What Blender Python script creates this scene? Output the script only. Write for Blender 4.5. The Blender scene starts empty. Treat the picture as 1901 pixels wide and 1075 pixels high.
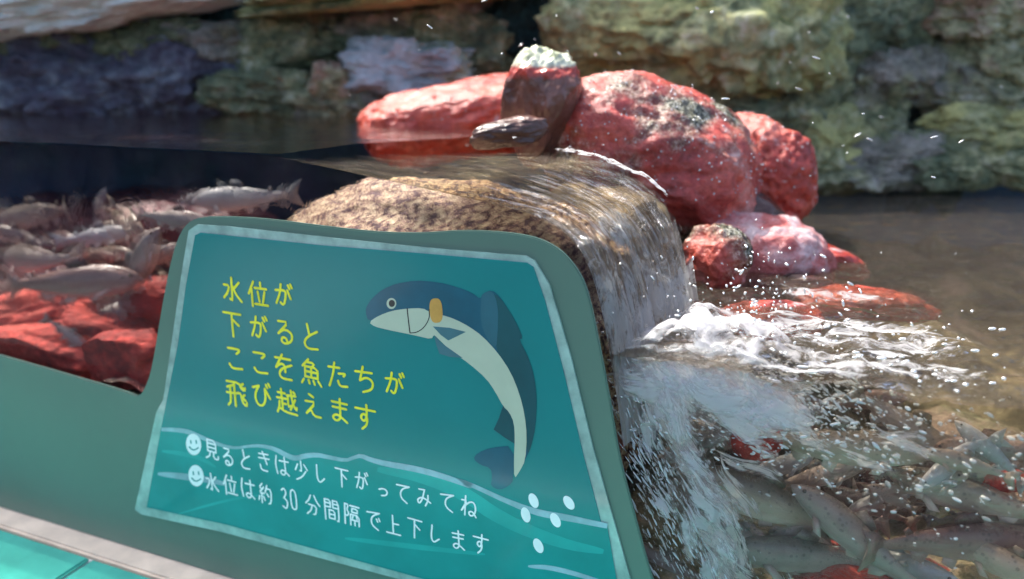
import bpy, bmesh, math, random
from mathutils import Vector, Matrix, noise
random.seed(7)
SC = bpy.context.scene
COL = SC.collection
# ------------------------------------------------------------------ camera
F, CX, CY, CZ = 1400.0, 950.5, 537.5, 1.30
PITCH = math.atan(397 / 1400)
cam = bpy.data.cameras.new('camera')
cam_o = bpy.data.objects.new('camera', cam); COL.objects.link(cam_o)
cam.sensor_width = 36; cam.lens = F / 1901 * 36
cam.clip_start = 0.02; cam.clip_end = 400
cam_o.location = (0, 0, CZ)
cam_o.rotation_euler = (math.pi / 2 - PITCH, 0, 0)
cam.dof.use_dof = True; cam.dof.focus_distance = 0.88; cam.dof.aperture_fstop = 2.4
SC.camera = cam_o
# ------------------------------------------------------------------ light
SUN_EL, SUN_AZ = math.radians(60), math.radians(-44)     # azimuth from +Y towards +X
w = bpy.data.worlds.new('World'); SC.world = w; w.use_nodes = True
nt = w.node_tree; nt.nodes.clear()
sky = nt.nodes.new('ShaderNodeTexSky'); sky.sky_type = 'NISHITA'; sky.sun_disc = False
sky.sun_elevation = SUN_EL; sky.sun_rotation = SUN_AZ
sky.air_density = .6; sky.dust_density = 3.5; sky.ozone_density = .4
bg = nt.nodes.new('ShaderNodeBackground'); bg.inputs[1].default_value = 0.15
wo = nt.nodes.new('ShaderNodeOutputWorld')
nt.links.new(sky.outputs[0], bg.inputs[0]); nt.links.new(bg.outputs[0], wo.inputs[0])
sun = bpy.data.lights.new('sun', 'SUN'); sun.energy = 2.6; sun.angle = math.radians(0.5); sun.color = (1, .955, .88)
sun_o = bpy.data.objects.new('sun', sun); COL.objects.link(sun_o)
sd = Vector((math.sin(SUN_AZ) * math.cos(SUN_EL), math.cos(SUN_AZ) * math.cos(SUN_EL), math.sin(SUN_EL)))
sun_o.rotation_euler = sd.to_track_quat('Z', 'Y').to_euler(); sun_o.location = sd * 5
SC.view_settings.view_transform = 'Standard'; SC.view_settings.look = 'None'
SC.view_settings.exposure = 1.85; SC.view_settings.gamma = 1
SC.cycles.max_bounces = 10; SC.cycles.transparent_max_bounces = 24
SC.cycles.caustics_reflective = False; SC.cycles.caustics_refractive = True; SC.cycles.blur_glossy = 1.0

# ------------------------------------------------------------------ measuring helpers
G0, G1 = .807, .41                   # the glass stands on the line Y = G0 - G1*X
GL = math.hypot(1, G1)
U = Vector((1 / GL, -G1 / GL, 0)); N = Vector((G1 / GL, 1 / GL, 0)); ZV = Vector((0, 0, 1))
def ray(x, y):
    a = (x - CX) / F; b = (CY - y) / F; c, s = math.cos(PITCH), math.sin(PITCH)
    return Vector((a, c + b * s, -s + b * c))
def at(x, y, Y):
    r = ray(x, y); return Vector((0, 0, CZ)) + r * (Y / r.y)
def gs(x, y, d=0):                   # a point of the plane parallel to the glass -> (s, z)
    r = ray(x, y); t = (G0 + d * GL) / (r.y + G1 * r.x)
    return (r.x * t * U.x + (r.y * t - G0) * U.y, CZ + r.z * t)
def W(s, d, z): return Vector((0, G0, 0)) + U * s + N * d + ZV * z
def gp(x, y, d): s, z = gs(x, y, d); return W(s, d, z)
def depth_of(d, x): return (G0 + d * GL) / (1 + G1 * (x - CX) / F)
ZU, ZL = 1.204, 1.004

# ------------------------------------------------------------------ object helpers
def tag(o, label=None, cat=None, group=None, kind=None):
    if label: o['label'] = label
    if cat: o['category'] = cat
    if group: o['group'] = group
    if kind: o['kind'] = kind
    return o
def link(name, me, mats, parent=None, smooth=False):
    o = bpy.data.objects.new(name, me); COL.objects.link(o)
    for m in (mats if isinstance(mats, (list, tuple)) else [mats]): me.materials.append(m)
    if smooth:
        for p in me.polygons: p.use_smooth = True
    if parent: o.parent = parent
    return o
def bm_obj(name, bm, mats, parent=None, smooth=False):
    me = bpy.data.meshes.new(name); bm.normal_update(); bm.to_mesh(me); bm.free()
    return link(name, me, mats, parent, smooth)
def empty(name, loc):
    o = bpy.data.objects.new(name, None); COL.objects.link(o); o.location = loc; o.empty_display_size = .05
    return o
def fbm(p, o=4): return noise.fractal(p, 1.0, 2.0, o)

# ------------------------------------------------------------------ material helpers
class M:
    def __init__(s, name):
        s.m = bpy.data.materials.new(name); s.m.use_nodes = True
        s.t = s.m.node_tree; s.t.nodes.clear(); s.out = s.n('OutputMaterial')
        s._c = None
    def n(s, k, **kw):
        x = s.t.nodes.new('ShaderNode' + k)
        for a, b in kw.items(): setattr(x, a, b)
        return x
    def l(s, a, b): s.t.links.new(a, b)
    def coord(s, which='Object', scale=(1, 1, 1), rnd=True):
        c = s.n('TexCoord'); mp = s.n('Mapping'); mp.inputs['Scale'].default_value = scale
        s.l(c.outputs[which], mp.inputs[0])
        if rnd:
            oi = s.n('ObjectInfo'); mu = s.n('Math', operation='MULTIPLY'); mu.inputs[1].default_value = 37
            s.l(oi.outputs['Random'], mu.inputs[0]); s.l(mu.outputs[0], mp.inputs['Location'])
        return mp.outputs[0]
    def noise(s, vec, scale, detail=4, rough=.55, dist=0):
        x = s.n('TexNoise'); x.inputs['Scale'].default_value = scale; x.inputs['Detail'].default_value = detail
        x.inputs['Roughness'].default_value = rough; x.inputs['Distortion'].default_value = dist
        s.l(vec, x.inputs['Vector']); return x.outputs[0]
    def ramp(s, fac, stops, interp='LINEAR'):
        x = s.n('ValToRGB'); e = x.color_ramp; e.interpolation = interp
        while len(e.elements) < len(stops): e.elements.new(.5)
        for el, (p, c) in zip(e.elements, stops):
            el.position = p; el.color = (*c, 1) if len(c) == 3 else c
        s.l(fac, x.inputs[0]); return x.outputs[0]
    def step(s, fac, a, b):
        x = s.n('MapRange'); x.inputs[1].default_value = a; x.inputs[2].default_value = b
        s.l(fac, x.inputs[0]); return x.outputs[0]
    def mix(s, fac, a, b, typ='MIX'):
        x = s.n('MixRGB', blend_type=typ)
        for i, v in ((0, fac), (1, a), (2, b)):
            if isinstance(v, (int, float)): x.inputs[i].default_value = v
            elif isinstance(v, tuple): x.inputs[i].default_value = (*v, 1)
            else: s.l(v, x.inputs[i])
        return x.outputs[0]
    def math(s, op, a, b=0.):
        x = s.n('Math', operation=op); x.use_clamp = False
        for i, v in ((0, a), (1, b)):
            if isinstance(v, (int, float)): x.inputs[i].default_value = v
            else: s.l(v, x.inputs[i])
        return x.outputs[0]
    def bump(s, h, strength, dist=.01):
        x = s.n('Bump'); x.inputs['Strength'].default_value = strength; x.inputs['Distance'].default_value = dist
        s.l(h, x.inputs['Height']); return x.outputs[0]
    def bsdf(s, col, rough=.5, normal=None, **kw):
        x = s.n('BsdfPrincipled')
        if isinstance(col, tuple): x.inputs['Base Color'].default_value = (*col, 1)
        else: s.l(col, x.inputs['Base Color'])
        if isinstance(rough, (int, float)): x.inputs['Roughness'].default_value = rough
        else: s.l(rough, x.inputs['Roughness'])
        if normal is not None: s.l(normal, x.inputs['Normal'])
        for k, v in kw.items():
            x.inputs[k.replace('_', ' ')].default_value = v
        return x.outputs[0]
    def mixs(s, fac, a, b):
        x = s.n('MixShader')
        if isinstance(fac, (int, float)): x.inputs[0].default_value = fac
        else: s.l(fac, x.inputs[0])
        s.l(a, x.inputs[1]); s.l(b, x.inputs[2]); return x.outputs[0]
    def done(s, sh): s.l(sh, s.out.inputs[0]); return s.m

def rock_mat(name, stops, scale=9, dark=.5, rough=.5, fine=60, bumpd=.012, speck=None, pale=None, dist=.4, moss=None):
    m = M(name); v = m.coord()
    a = m.noise(v, scale, 6, .62, dist)
    col = m.ramp(a, stops)
    f = m.noise(v, fine, 4, .65)
    col = m.mix(m.step(f, .3, .7), m.mix(1, col, (1 - dark,) * 3, 'MULTIPLY'), col)
    if pale:
        pm = m.step(m.noise(v, scale * 1.7, 5, .6, .8), pale[1], pale[1] + .12)
        col = m.mix(pm, col, pale[0])
    if speck:
        big = m.step(m.noise(v, speck[2], 3, .5), speck[3], speck[3] + .1)
        sp = m.noise(v, speck[1], 2, .6)
        sc = m.ramp(sp, speck[0], 'CONSTANT')
        col = m.mix(big, col, sc)
    if moss:
        ge = m.n('NewGeometry'); w1 = m.noise(ge.outputs['Position'], 5.5, 7, .68, .5)
        mc = m.ramp(m.noise(ge.outputs['Position'], 26, 5, .7), [(.3, (.04, .06, .035)), (.45, (.17, .2, .1)), (.56, (.36, .37, .2)), (.68, (.58, .57, .44))])
        col = m.mix(m.math('MULTIPLY', m.step(w1, moss, moss + .1), .85), col, mc)
    b1 = m.noise(v, scale * 2.2, 8, .65)
    h = m.math('ADD', b1, m.math('MULTIPLY', f, .35))
    nrm = m.bump(h, .9, bumpd)
    return m.done(m.bsdf(col, rough, nrm))

RED = rock_mat('red_rock', [(.28, (.16, .02, .018)), (.42, (.46, .05, .035)), (.54, (.64, .10, .065)), (.70, (.74, .25, .19))],
               9, .5, .27, 75, .010, pale=((.7, .6, .6), .62))
RED_SPECK = rock_mat('red_speckled_rock', [(.28, (.2, .02, .02)), (.42, (.48, .06, .05)), (.54, (.68, .12, .085)), (.68, (.78, .33, .28))],
               8, .5, .25, 85, .012, speck=([(0, (.03, .03, .02)), (.47, (.16, .15, .09)), (.56, (.45, .43, .36)), (.62, (.06, .05, .03))], 120, 6, .5),
               pale=((.8, .6, .58), .65))
SAND = rock_mat('sandy_rock', [(.3, (.16, .07, .05)), (.5, (.45, .33, .2)), (.7, (.62, .5, .32))], 12, .7, .6, 130, .016,
               speck=([(0, (.07, .025, .03)), (.44, (.22, .1, .08)), (.49, (.6, .45, .27)), (.54, (.26, .13, .1)), (.58, (.7, .56, .36))], 120, 5, .2))
OLIVE = rock_mat('olive_rock', [(.3, (.22, .22, .08)), (.46, (.46, .46, .18)), (.6, (.6, .58, .24)), (.75, (.66, .64, .4))], 8, .45, .8, 45, .03, moss=0.46)
MOSS = rock_mat('mossy_rock', [(.3, (.035, .06, .04)), (.44, (.12, .17, .1)), (.55, (.22, .27, .15)), (.64, (.34, .35, .24)), (.75, (.55, .55, .48))], 13, .6, .8, 55, .035, moss=0.45)
GREY = rock_mat('grey_rock', [(.3, (.1, .1, .085)), (.45, (.26, .26, .21)), (.58, (.42, .4, .35)), (.75, (.62, .6, .56))], 13, .6, .75, 55, .035, moss=0.45)
BLUE = rock_mat('blue_grey_rock', [(.3, (.16, .2, .22)), (.5, (.4, .47, .5)), (.7, (.6, .68, .72))], 9, .35, .7, 50, .018, moss=0.5)
VIOLET_SHADE = rock_mat('overhang_shade_rock', [(.3, (.05, .04, .08)), (.46, (.11, .11, .17)), (.58, (.18, .21, .28)), (.72, (.46, .52, .58))], 15, .5, .5, 60, .03, moss=0.62)  # shade under the left overhang put into a dark violet colour
PALE = rock_mat('pale_rock', [(.3, (.5, .52, .5)), (.5, (.72, .74, .72)), (.7, (.85, .85, .84))], 6, .2, .8, 50, .015)
BROWN = rock_mat('brown_rock', [(.3, (.18, .11, .08)), (.48, (.4, .28, .2)), (.68, (.55, .44, .35))], 9, .4, .75, 55, .02, moss=0.45)
WETDARK = rock_mat('wet_dark_rock', [(.3, (.03, .012, .012)), (.5, (.1, .045, .035)), (.7, (.2, .1, .08))], 8, .4, .22, 50, .006)
RECESS_SHADE = rock_mat('recess_shade_rock', [(.3, (.02, .06, .065)), (.5, (.05, .13, .13)), (.7, (.11, .2, .17))], 8, .5, .8, 40, .02, moss=0.66)  # shade of the gaps and recesses put into the stone colour
NAVY = rock_mat('navy_pool_wall', [(.3, (.02, .05, .15)), (.5, (.04, .12, .26)), (.7, (.08, .22, .28))], 5, .3, .8, 30, .01)

def paint(name, col, rough=.35, var=.12, sc=12, coat=0.):
    m = M(name); v = m.coord('Object', (1, 1, 1), False)
    n_ = m.noise(v, sc, 5, .6)
    lo = tuple(c * (1 - var) for c in col); hi = tuple(min(1, c * (1 + var)) for c in col)
    return m.done(m.bsdf(m.ramp(n_, [(.35, lo), (.65, hi)]), rough, m.bump(m.noise(v, 90, 2), .05, .001), Coat_Weight=coat, Coat_Roughness=.08))
PANEL = paint('green_paint', (.10, .185, .14), .42, .05, 4)
RIM = paint('acrylic_rim', (.30, .46, .40), .15, .25, 30, .5)
TEAL = paint('teal_print', (.0, .21, .205), .22, .04, 7, .08)
TEAL_L = paint('light_teal_print', (.01, .33, .30), .2, .13, 9, .25)
TEAL_M = paint('mid_teal_print', (.003, .25, .235), .2, .1, 11, .08)
CREST = paint('wave_crest_print', (.26, .42, .47), .2, .25, 25, .6)
YELL = paint('yellow_ink', (.86, .80, .02), .3, .12, 40, .5)
WHITE_INK = paint('white_ink', (.82, .9, .88), .3, .05, 30, .5)
F_BLUE = paint('fish_blue_print', (.002, .10, .15), .2, .16, 14, .25)
F_DARK = paint('fish_dark_print', (.002, .08, .095), .2, .1, 14, .25)
F_PALE = paint('fish_pale_print', (.50, .57, .42), .2, .06, 14, .6)
F_FIN = paint('fish_fin_print', (.05, .17, .2), .2, .1, 14, .6)
F_MID = paint('fish_mid_print', (.012, .12, .16), .2, .12, 14, .6)
F_ORANGE = paint('orange_print', (.62, .33, .07), .25, .15, 30, .6)
INK = paint('black_ink', (.01, .02, .025), .25, .1, 14, .6)
BEIGE = paint('beige_stone', (.84, .70, .54), .6, .12, 20)
GROUT = paint('white_grout', (.8, .8, .8), .6, .1, 30)
TILE = paint('aqua_glaze', (.07, .46, .36), .12, .14, 9, .5)
CONC = paint('concrete', (.34, .33, .31), .8, .2, 4)
PAVE = paint('paving', (.045, .05, .05), .85, .2, 2)
REFLECT_PATCH = paint('reflection_patch_pale', (.27, .27, .25), .8, .1, 2)
TIMBER = paint('dark_timber', (.05, .05, .045), .7, .3, 3)

def water_mat(name, tint, bscale, bstr, bdist, rough=.02, gloss_col=(1, 1, 1), murk=0., murk_col=(.1, .07, .05), stretch=(1, 1, 1)):
    m = M(name); v = m.coord('Object', stretch, False)
    h = m.math('ADD', m.noise(v, bscale, 5, .6, 1.2), m.math('MULTIPLY', m.noise(v, bscale * 4, 3, .6), .2))
    nb = m.bump(h, bstr, bdist)
    tr = m.n('BsdfTransparent'); tr.inputs[0].default_value = (*tint, 1)
    rf = m.n('BsdfRefraction'); rf.inputs['IOR'].default_value = 1.12; rf.inputs['Roughness'].default_value = .05
    rf.inputs[0].default_value = (*tint, 1); m.l(nb, rf.inputs['Normal'])
    inner = m.mixs(.12, tr.outputs[0], rf.outputs[0])
    if murk:
        d = m.n('BsdfDiffuse'); d.inputs[0].default_value = (*murk_col, 1)
        inner = m.mixs(murk, inner, d.outputs[0])
    g = m.n('BsdfGlossy'); g.inputs['Roughness'].default_value = rough; g.inputs[0].default_value = (*gloss_col, 1)
    m.l(nb, g.inputs['Normal'])
    fr = m.n('Fresnel'); fr.inputs[0].default_value = 1.33; m.l(nb, fr.inputs['Normal'])
    return m.done(m.mixs(fr.outputs[0], inner, g.outputs[0]))
WATER_UP = water_mat('calm_water', (.93, .92, .88), 9, .35, .006, stretch=(1, 2.2, 1))
WATER_LOW = water_mat('rippled_water', (.9, .84, .74), 18, 1.0, .03, .06, murk=.05, murk_col=(.3, .22, .15), stretch=(1, 2.2, 1))

def glass_mat():
    m = M('clear_acrylic'); tr = m.n('BsdfTransparent'); tr.inputs[0].default_value = (.97, .985, .98, 1)
    g = m.n('BsdfGlossy'); g.inputs['Roughness'].default_value = .01
    fr = m.n('Fresnel'); fr.inputs[0].default_value = 1.14
    return m.done(m.mixs(m.math('MULTIPLY', fr.outputs[0], .6), tr.outputs[0], g.outputs[0]))
GLASS = glass_mat()

def fall_mat(name, lo, hi, sx=34, sy=5, white=(.88, .88, .9), tint=(.9, .84, .76), tcol=.55, murk=0.):
    m = M(name); uv = m.n('UVMap'); mp = m.n('Mapping'); mp.inputs['Scale'].default_value = (sx, sy, 1)
    m.l(uv.outputs[0], mp.inputs[0])
    n1 = m.noise(mp.outputs[0], 1, 7, .72, 2.6)
    mp2 = m.n('Mapping'); mp2.inputs['Scale'].default_value = (sx * .35, sy * 1.2, 1); m.l(uv.outputs[0], mp2.inputs[0])
    n2 = m.noise(mp2.outputs[0], 1, 4, .6, 1.)
    n3 = m.math('ADD', m.math('MULTIPLY', n1, .55), m.math('MULTIPLY', n2, .45))
    sep = m.n('SeparateXYZ'); m.l(uv.outputs[0], sep.inputs[0])      # more air the further the water has fallen
    thr = m.math('ADD', n3, m.math('MULTIPLY', m.math('SUBTRACT', sep.outputs[1], .6), .5))
    st = m.step(thr, lo, hi)
    nb = m.bump(n3, 1., .03)
    tr = m.n('BsdfTransparent'); tr.inputs[0].default_value = (*tint, 1)
    g = m.n('BsdfGlossy'); g.inputs['Roughness'].default_value = .08; m.l(nb, g.inputs['Normal'])
    fr = m.n('Fresnel'); fr.inputs[0].default_value = 1.38; m.l(nb, fr.inputs['Normal'])
    d = m.n('BsdfDiffuse'); d.inputs[0].default_value = (*white, 1); m.l(nb, d.inputs['Normal'])
    tl = m.n('BsdfTranslucent'); tl.inputs[0].default_value = (*white, 1)
    wh = m.mixs(.55, d.outputs[0], tl.outputs[0])
    body = tr.outputs[0]
    if murk:
        mc = m.ramp(n2, [(.3, (.09, .06, .045)), (.48, (.24, .18, .12)), (.58, (.42, .33, .19)), (.7, (.6, .52, .42))])
        dm = m.n('BsdfDiffuse'); m.l(mc, dm.inputs[0]); m.l(nb, dm.inputs['Normal'])
        body = m.mixs(m.math('MULTIPLY', m.math('MULTIPLY', m.step(n1, .3, .6), murk), m.step(sep.outputs[1], 0., .25)), body, dm.outputs[0])
    clear = m.mixs(fr.outputs[0], body, g.outputs[0])
    ex = m.step(m.math('ADD', m.math('SUBTRACT', 1., sep.outputs[0]), m.math('MULTIPLY', m.math('SUBTRACT', n2, .62), .5)), -.06, .08)
    ey = m.step(m.math('ADD', sep.outputs[1], m.math('MULTIPLY', m.math('SUBTRACT', n2, .6), .15)), -.01, .09)
    tr2 = m.n('BsdfTransparent')
    return m.done(m.mixs(m.math('MULTIPLY', ex, ey), tr2.outputs[0], m.mixs(m.math('MULTIPLY', st, tcol), clear, wh)))
FALL = fall_mat('falling_water', .44, .64, 10, 6, tint=(.9, .8, .66), white=(.9, .88, .86), tcol=.75, murk=.5)
STRAND = fall_mat('white_strands', .45, .54, 10, 6, tcol=.95)

def foam_mat(name, lo, hi, scale=40, cap=.95, rect=False, stretch=(1, 1, 1), fade=.35, uvs=None):
    m = M(name); v = m.coord('Object', stretch, False)
    if uvs:
        u0 = m.n('UVMap'); mp = m.n('Mapping'); mp.inputs['Scale'].default_value = (uvs[0], uvs[1], 1); m.l(u0.outputs[0], mp.inputs[0])
        ge = m.n('NewGeometry'); ad = m.n('VectorMath', operation='ADD'); m.l(mp.outputs[0], ad.inputs[0]); m.l(ge.outputs['Position'], ad.inputs[1]); v = ad.outputs[0]
    n1 = m.noise(v, scale, 6, .68, .8)
    uv = m.n('UVMap'); sp = m.n('SeparateXYZ'); m.l(uv.outputs[0], sp.inputs[0])
    if rect:
        e = [m.math('MINIMUM', sp.outputs[k], m.math('SUBTRACT', 1., sp.outputs[k])) for k in (0, 1)]
        ed = m.step(m.math('MINIMUM', e[0], e[1]), 0., fade)
    else: ed = m.step(sp.outputs[0], 1., 1 - fade)
    st = m.math('MULTIPLY', m.step(m.math('ADD', n1, m.math('MULTIPLY', m.math('SUBTRACT', ed, 1.), .45)), lo, hi), cap)
    tr = m.n('BsdfTransparent')
    nb = m.bump(n1, .4, .01)
    d = m.n('BsdfDiffuse'); d.inputs[0].default_value = (.93, .90, .92, 1); m.l(nb, d.inputs['Normal'])
    tl = m.n('BsdfTranslucent'); tl.inputs[0].default_value = (.93, .90, .92, 1)
    g = m.n('BsdfGlossy'); g.inputs['Roughness'].default_value = .15; m.l(nb, g.inputs['Normal'])
    wh = m.mixs(.06, m.mixs(.6, d.outputs[0], tl.outputs[0]), g.outputs[0])
    return m.done(m.mixs(st, tr.outputs[0], wh))
FOAM = foam_mat('foam', .37, .58, 32, .88, fade=.65)
FOAMS = foam_mat('foam_streaks', .44, .6, 26, .85, stretch=(1, 1.8, 1), fade=.7)
STRIP = foam_mat('foam_edge', .42, .58, 60, .95, True, fade=.2)
STREAK = foam_mat('bubble_streaks', .40, .52, 1., .95, True, fade=.35, uvs=(8, 3.4))
CLOUD = foam_mat('bubble_cloud', .30, .50, 1.6, .95, True, fade=.4, uvs=(5, 2.4))
WISP = foam_mat('bubble_wisps', .22, .52, 15, .95, True, fade=.45)
def bubble_mat():
    m = M('air_bubbles')
    s = m.bsdf((.82, .84, .86), .08, None, Specular_IOR_Level=.8)
    tr = m.n('BsdfTransparent')
    return m.done(m.mixs(.3, s, tr.outputs[0]))
BUBBLE = bubble_mat()
def drop_mat():
    m = M('drops_and_glints'); g = m.n('BsdfGlossy'); g.inputs[0].default_value = (1, 1, 1, 1); g.inputs['Roughness'].default_value = .25
    tr = m.n('BsdfTransparent')
    d = m.n('BsdfDiffuse'); d.inputs[0].default_value = (.9, .9, .9, 1)
    return m.done(m.mixs(.3, m.mixs(.4, g.outputs[0], d.outputs[0]), tr.outputs[0]))
DROP = drop_mat()

def fish_mat(name, back, side, belly, spots=True, rough=.3):
    m = M(name); v = m.coord()
    c = m.n('TexCoord'); sp = m.n('SeparateXYZ'); m.l(c.outputs['Object'], sp.inputs[0])
    n1 = m.noise(v, 22, 4, .6)
    h = m.math('ADD', m.math('MULTIPLY', sp.outputs[2], 16), m.math('MULTIPLY', n1, .5))
    col = m.ramp(m.math('ADD', h, .22), [(.12, belly), (.36, side), (.52, side), (.78, back)])
    if spots:
        vo = m.n('TexVoronoi'); vo.inputs['Scale'].default_value = 130; m.l(v, vo.inputs['Vector'])
        msk = m.math('MULTIPLY', m.step(vo.outputs[0], .3, .2), m.step(h, .1, .4))
        col = m.mix(m.math('MULTIPLY', msk, .6), col, (.03, .03, .025))
    return m.done(m.bsdf(col, rough, m.bump(m.noise(v, 160, 2), .15, .002), Specular_IOR_Level=.6))
FISH_A = fish_mat('grey_fish_skin', (.14, .115, .10), (.32, .26, .235), (.58, .5, .46))
FISH_B = fish_mat('olive_fish_skin', (.15, .12, .09), (.42, .33, .26), (.72, .61, .52))
FISH_C = fish_mat('silver_fish_skin', (.2, .22, .24), (.42, .42, .43), (.66, .65, .65), False)
FISH_D = fish_mat('brown_fish_skin', (.11, .06, .055), (.28, .18, .15), (.5, .38, .33))
EYE = paint('fish_eye', (.02, .02, .02), .1, .1)

# ------------------------------------------------------------------ ground and tank structure
def box_sdz(name, s0, s1, d0, d1, z0, z1, mat, parent=None, bev=0):
    bm = bmesh.new()
    o = W((s0 + s1) / 2, (d0 + d1) / 2, (z0 + z1) / 2) if not parent else Vector()
    vs = [bm.verts.new(W(s, d, z) - o) for z in (z0, z1) for s, d in ((s0, d0), (s1, d0), (s1, d1), (s0, d1))]
    for f in ((3, 2, 1, 0), (4, 5, 6, 7), (0, 1, 5, 4), (1, 2, 6, 5), (2, 3, 7, 6), (3, 0, 4, 7)): bm.faces.new([vs[i] for i in f])
    if bev: bmesh.ops.bevel(bm, geom=bm.edges[:], offset=bev, segments=2, affect='EDGES')
    ob = bm_obj(name, bm, mat, parent)
    if not parent: ob.location = o
    return ob
bm = bmesh.new(); bmesh.ops.create_grid(bm, x_segments=2, y_segments=2, size=150)
tag(bm_obj('ground', bm, PAVE), kind='structure')

bm = bmesh.new(); bm.faces.new([bm.verts.new((x, y, .004)) for x, y in ((-5.9, -1.3), (-4.5, -2.0), (-3.5, -1.9), (-2.45, -.5), (-2.9, -.05), (-4.2, -.6))])
tag(bm_obj('reflection_patch', bm, REFLECT_PATCH), kind='structure')  # pale patch added out of view for the sign to reflect
fe = tag(empty('reflection_screen', (-7, -2, 0)), 'dark timber screen added outside the picture to darken reflections in the glass', 'screen')  # unseen screen, added to keep bright sky out of the glass reflection
for k in range(12):
    bm = bmesh.new(); bmesh.ops.create_cube(bm, size=1, matrix=Matrix.Translation((0, -4.4 + k * .8, 1.5)) @ Matrix.Diagonal((.05, .79, 3.0, 1)))
    bm_obj('board_panel', bm, TIMBER, fe)
# pool floors as uneven sheets
def sheet(name, fn, ns, nd, mat, smooth=True, uv=None):
    bm = bmesh.new(); g = [[bm.verts.new(fn(i / ns, j / nd)) for j in range(nd + 1)] for i in range(ns + 1)]
    lay = bm.loops.layers.uv.new('UVMap')
    for i in range(ns):
        for j in range(nd):
            f = bm.faces.new((g[i][j], g[i + 1][j], g[i + 1][j + 1], g[i][j + 1]))
            for lp, (a, b) in zip(f.loops, ((i, j), (i + 1, j), (i + 1, j + 1), (i, j + 1))):
                lp[lay].uv = (b / nd, a / ns)
    return bm_obj(name, bm, mat, None, smooth)
FLOORM = rock_mat('pool_bed', [(.3, (.1, .015, .015)), (.48, (.32, .06, .05)), (.6, (.3, .2, .15)), (.75, (.5, .36, .28))], 14, .5, .5, 80, .02)
FLOORL = rock_mat('lower_pool_bed', [(.32, (.02, .015, .01)), (.45, (.12, .10, .05)), (.53, (.34, .28, .15)), (.64, (.6, .45, .33))], 6, .5, .6, 60, .02)
def fu(a, b):
    s = -2.3 + a * 2.4; d = .022 + b * 1.9
    p = W(s, d, 0); p.z = .82 + .035 * fbm(p * 6) ; return p
tag(sheet('upper_pool_bed', fu, 120, 90, FLOORM), kind='structure')
def fl(a, b):
    s = .1 + a * 2.6; d = .022 + b * 1.9
    p = W(s, d, 0); p.z = .70 + .1 * b + .05 * fbm(p * 5); return p
tag(sheet('lower_pool_bed', fl, 120, 90, FLOORL), kind='structure')
t = tag(box_sdz('back_wall', -3.2, 3.2, 0, 0, 0, 0, NAVY), 'dark navy pool wall behind the mossy rocks', 'wall')
t.data.clear_geometry(); t.location = (0, 2.42, 1.0)
bm = bmesh.new(); bmesh.ops.create_cube(bm, size=1, matrix=Matrix.Diagonal((7.2, .16, 2.6, 1))); bm.to_mesh(t.data); bm.free()
tag(box_sdz('tank_plinth', -2.6, 2.6, .004, .10, 0, .66, CONC), 'concrete plinth under the tank glass', 'plinth')

# glass
tag(box_sdz('glass_pane', -2.6, 2.6, .001, .019, .66, 1.95, GLASS), 'clear tank glass behind the green panel', 'glass')

# tiled ledge in front of the glass
LZ = .572
led = tag(empty('tiled_ledge', W(0, -.3, 0)), 'ledge of glossy aqua tiles with beige stone strip below the green panel', 'ledge')
def child_box(name, s0, s1, d0, d1, z0, z1, mat, bev=.002):
    ob = box_sdz(name, s0, s1, d0, d1, z0, z1, mat, None, bev); ob.parent = led
    ob.location = ob.location - led.location; return ob
child_box('base', -2.6, 2.6, -.46, -.046, 0, LZ - .006, GROUT)
child_box('stone_strip', -2.6, 2.6, -.044, -.001, 0, LZ, BEIGE, .004)
TW, TD = .30, .19
for r in range(2):
    for k in range(-7, 12):
        s0 = -.69 + k * TW
        child_box('tile', s0 + .004, s0 + TW - .004, -.052 - r * TD - TD + .008, -.052 - r * TD, LZ - .006, LZ + .002, TILE, .003)

# ------------------------------------------------------------------ flat panels standing in front of the glass
def plate(name, pts, d0, d1, mat, parent, bev=0):
    if d1 < -.0119: th = max(.0001, (d0 - d1) * .25); d1 = -.0118 + (d1 + .0118) * .25; d0 = d1 + th
    """a solid plate: outline pts in (s, z), front face at d1 (towards the visitor), back at d0"""
    bm = bmesh.new()
    vs = [bm.verts.new(W(s, d1, z) - parent.location if parent else W(s, d1, z)) for s, z in pts]
    f = bm.faces.new(vs); f.normal_update()
    if f.normal.dot(N) > 0: f.normal_flip()
    r = bmesh.ops.extrude_face_region(bm, geom=[f])
    for v in [e for e in r['geom'] if isinstance(e, bmesh.types.BMVert)]: v.co += N * (d1 - d0)
    # the extruded copy is the front: shift everything so that the front lies at d1
    bmesh.ops.translate(bm, verts=bm.verts, vec=-N * (d1 - d0))
    if bev: bmesh.ops.bevel(bm, geom=[e for e in bm.edges if len(e.link_faces) == 2 and e.calc_face_angle() > .8], offset=bev, segments=2, affect='EDGES')
    bmesh.ops.recalc_face_normals(bm, faces=bm.faces[:])
    bmesh.ops.triangulate(bm, faces=[f for f in bm.faces if len(f.verts) > 4])
    return bm_obj(name, bm, mat, parent)
def chaikin(pts, n=2, closed=False):
    for _ in range(n):
        q = [] if closed else [pts[0]]
        m_ = len(pts)
        for i in range(m_ if closed else m_ - 1):
            a, b = pts[i], pts[(i + 1) % m_]
            q += [(a[0] * .75 + b[0] * .25, a[1] * .75 + b[1] * .25), (a[0] * .25 + b[0] * .75, a[1] * .25 + b[1] * .75)]
        if not closed: q.append(pts[-1])
        pts = q
    return pts
D_PANEL = -.007
top = [(0, 660), (120, 694), (236, 728), (256, 738), (268, 722), (281, 685), (300, 565), (318, 475), (332, 435), (348, 412), (378, 401), (480, 404), (600, 420), (700, 431), (780, 433),
       (860, 427), (940, 431), (998, 441), (1040, 463), (1070, 497), (1090, 535), (1110, 625), (1130, 730), (1150, 850), (1175, 945), (1210, 1075), (1240, 1150), (1290, 1210)]
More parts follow.
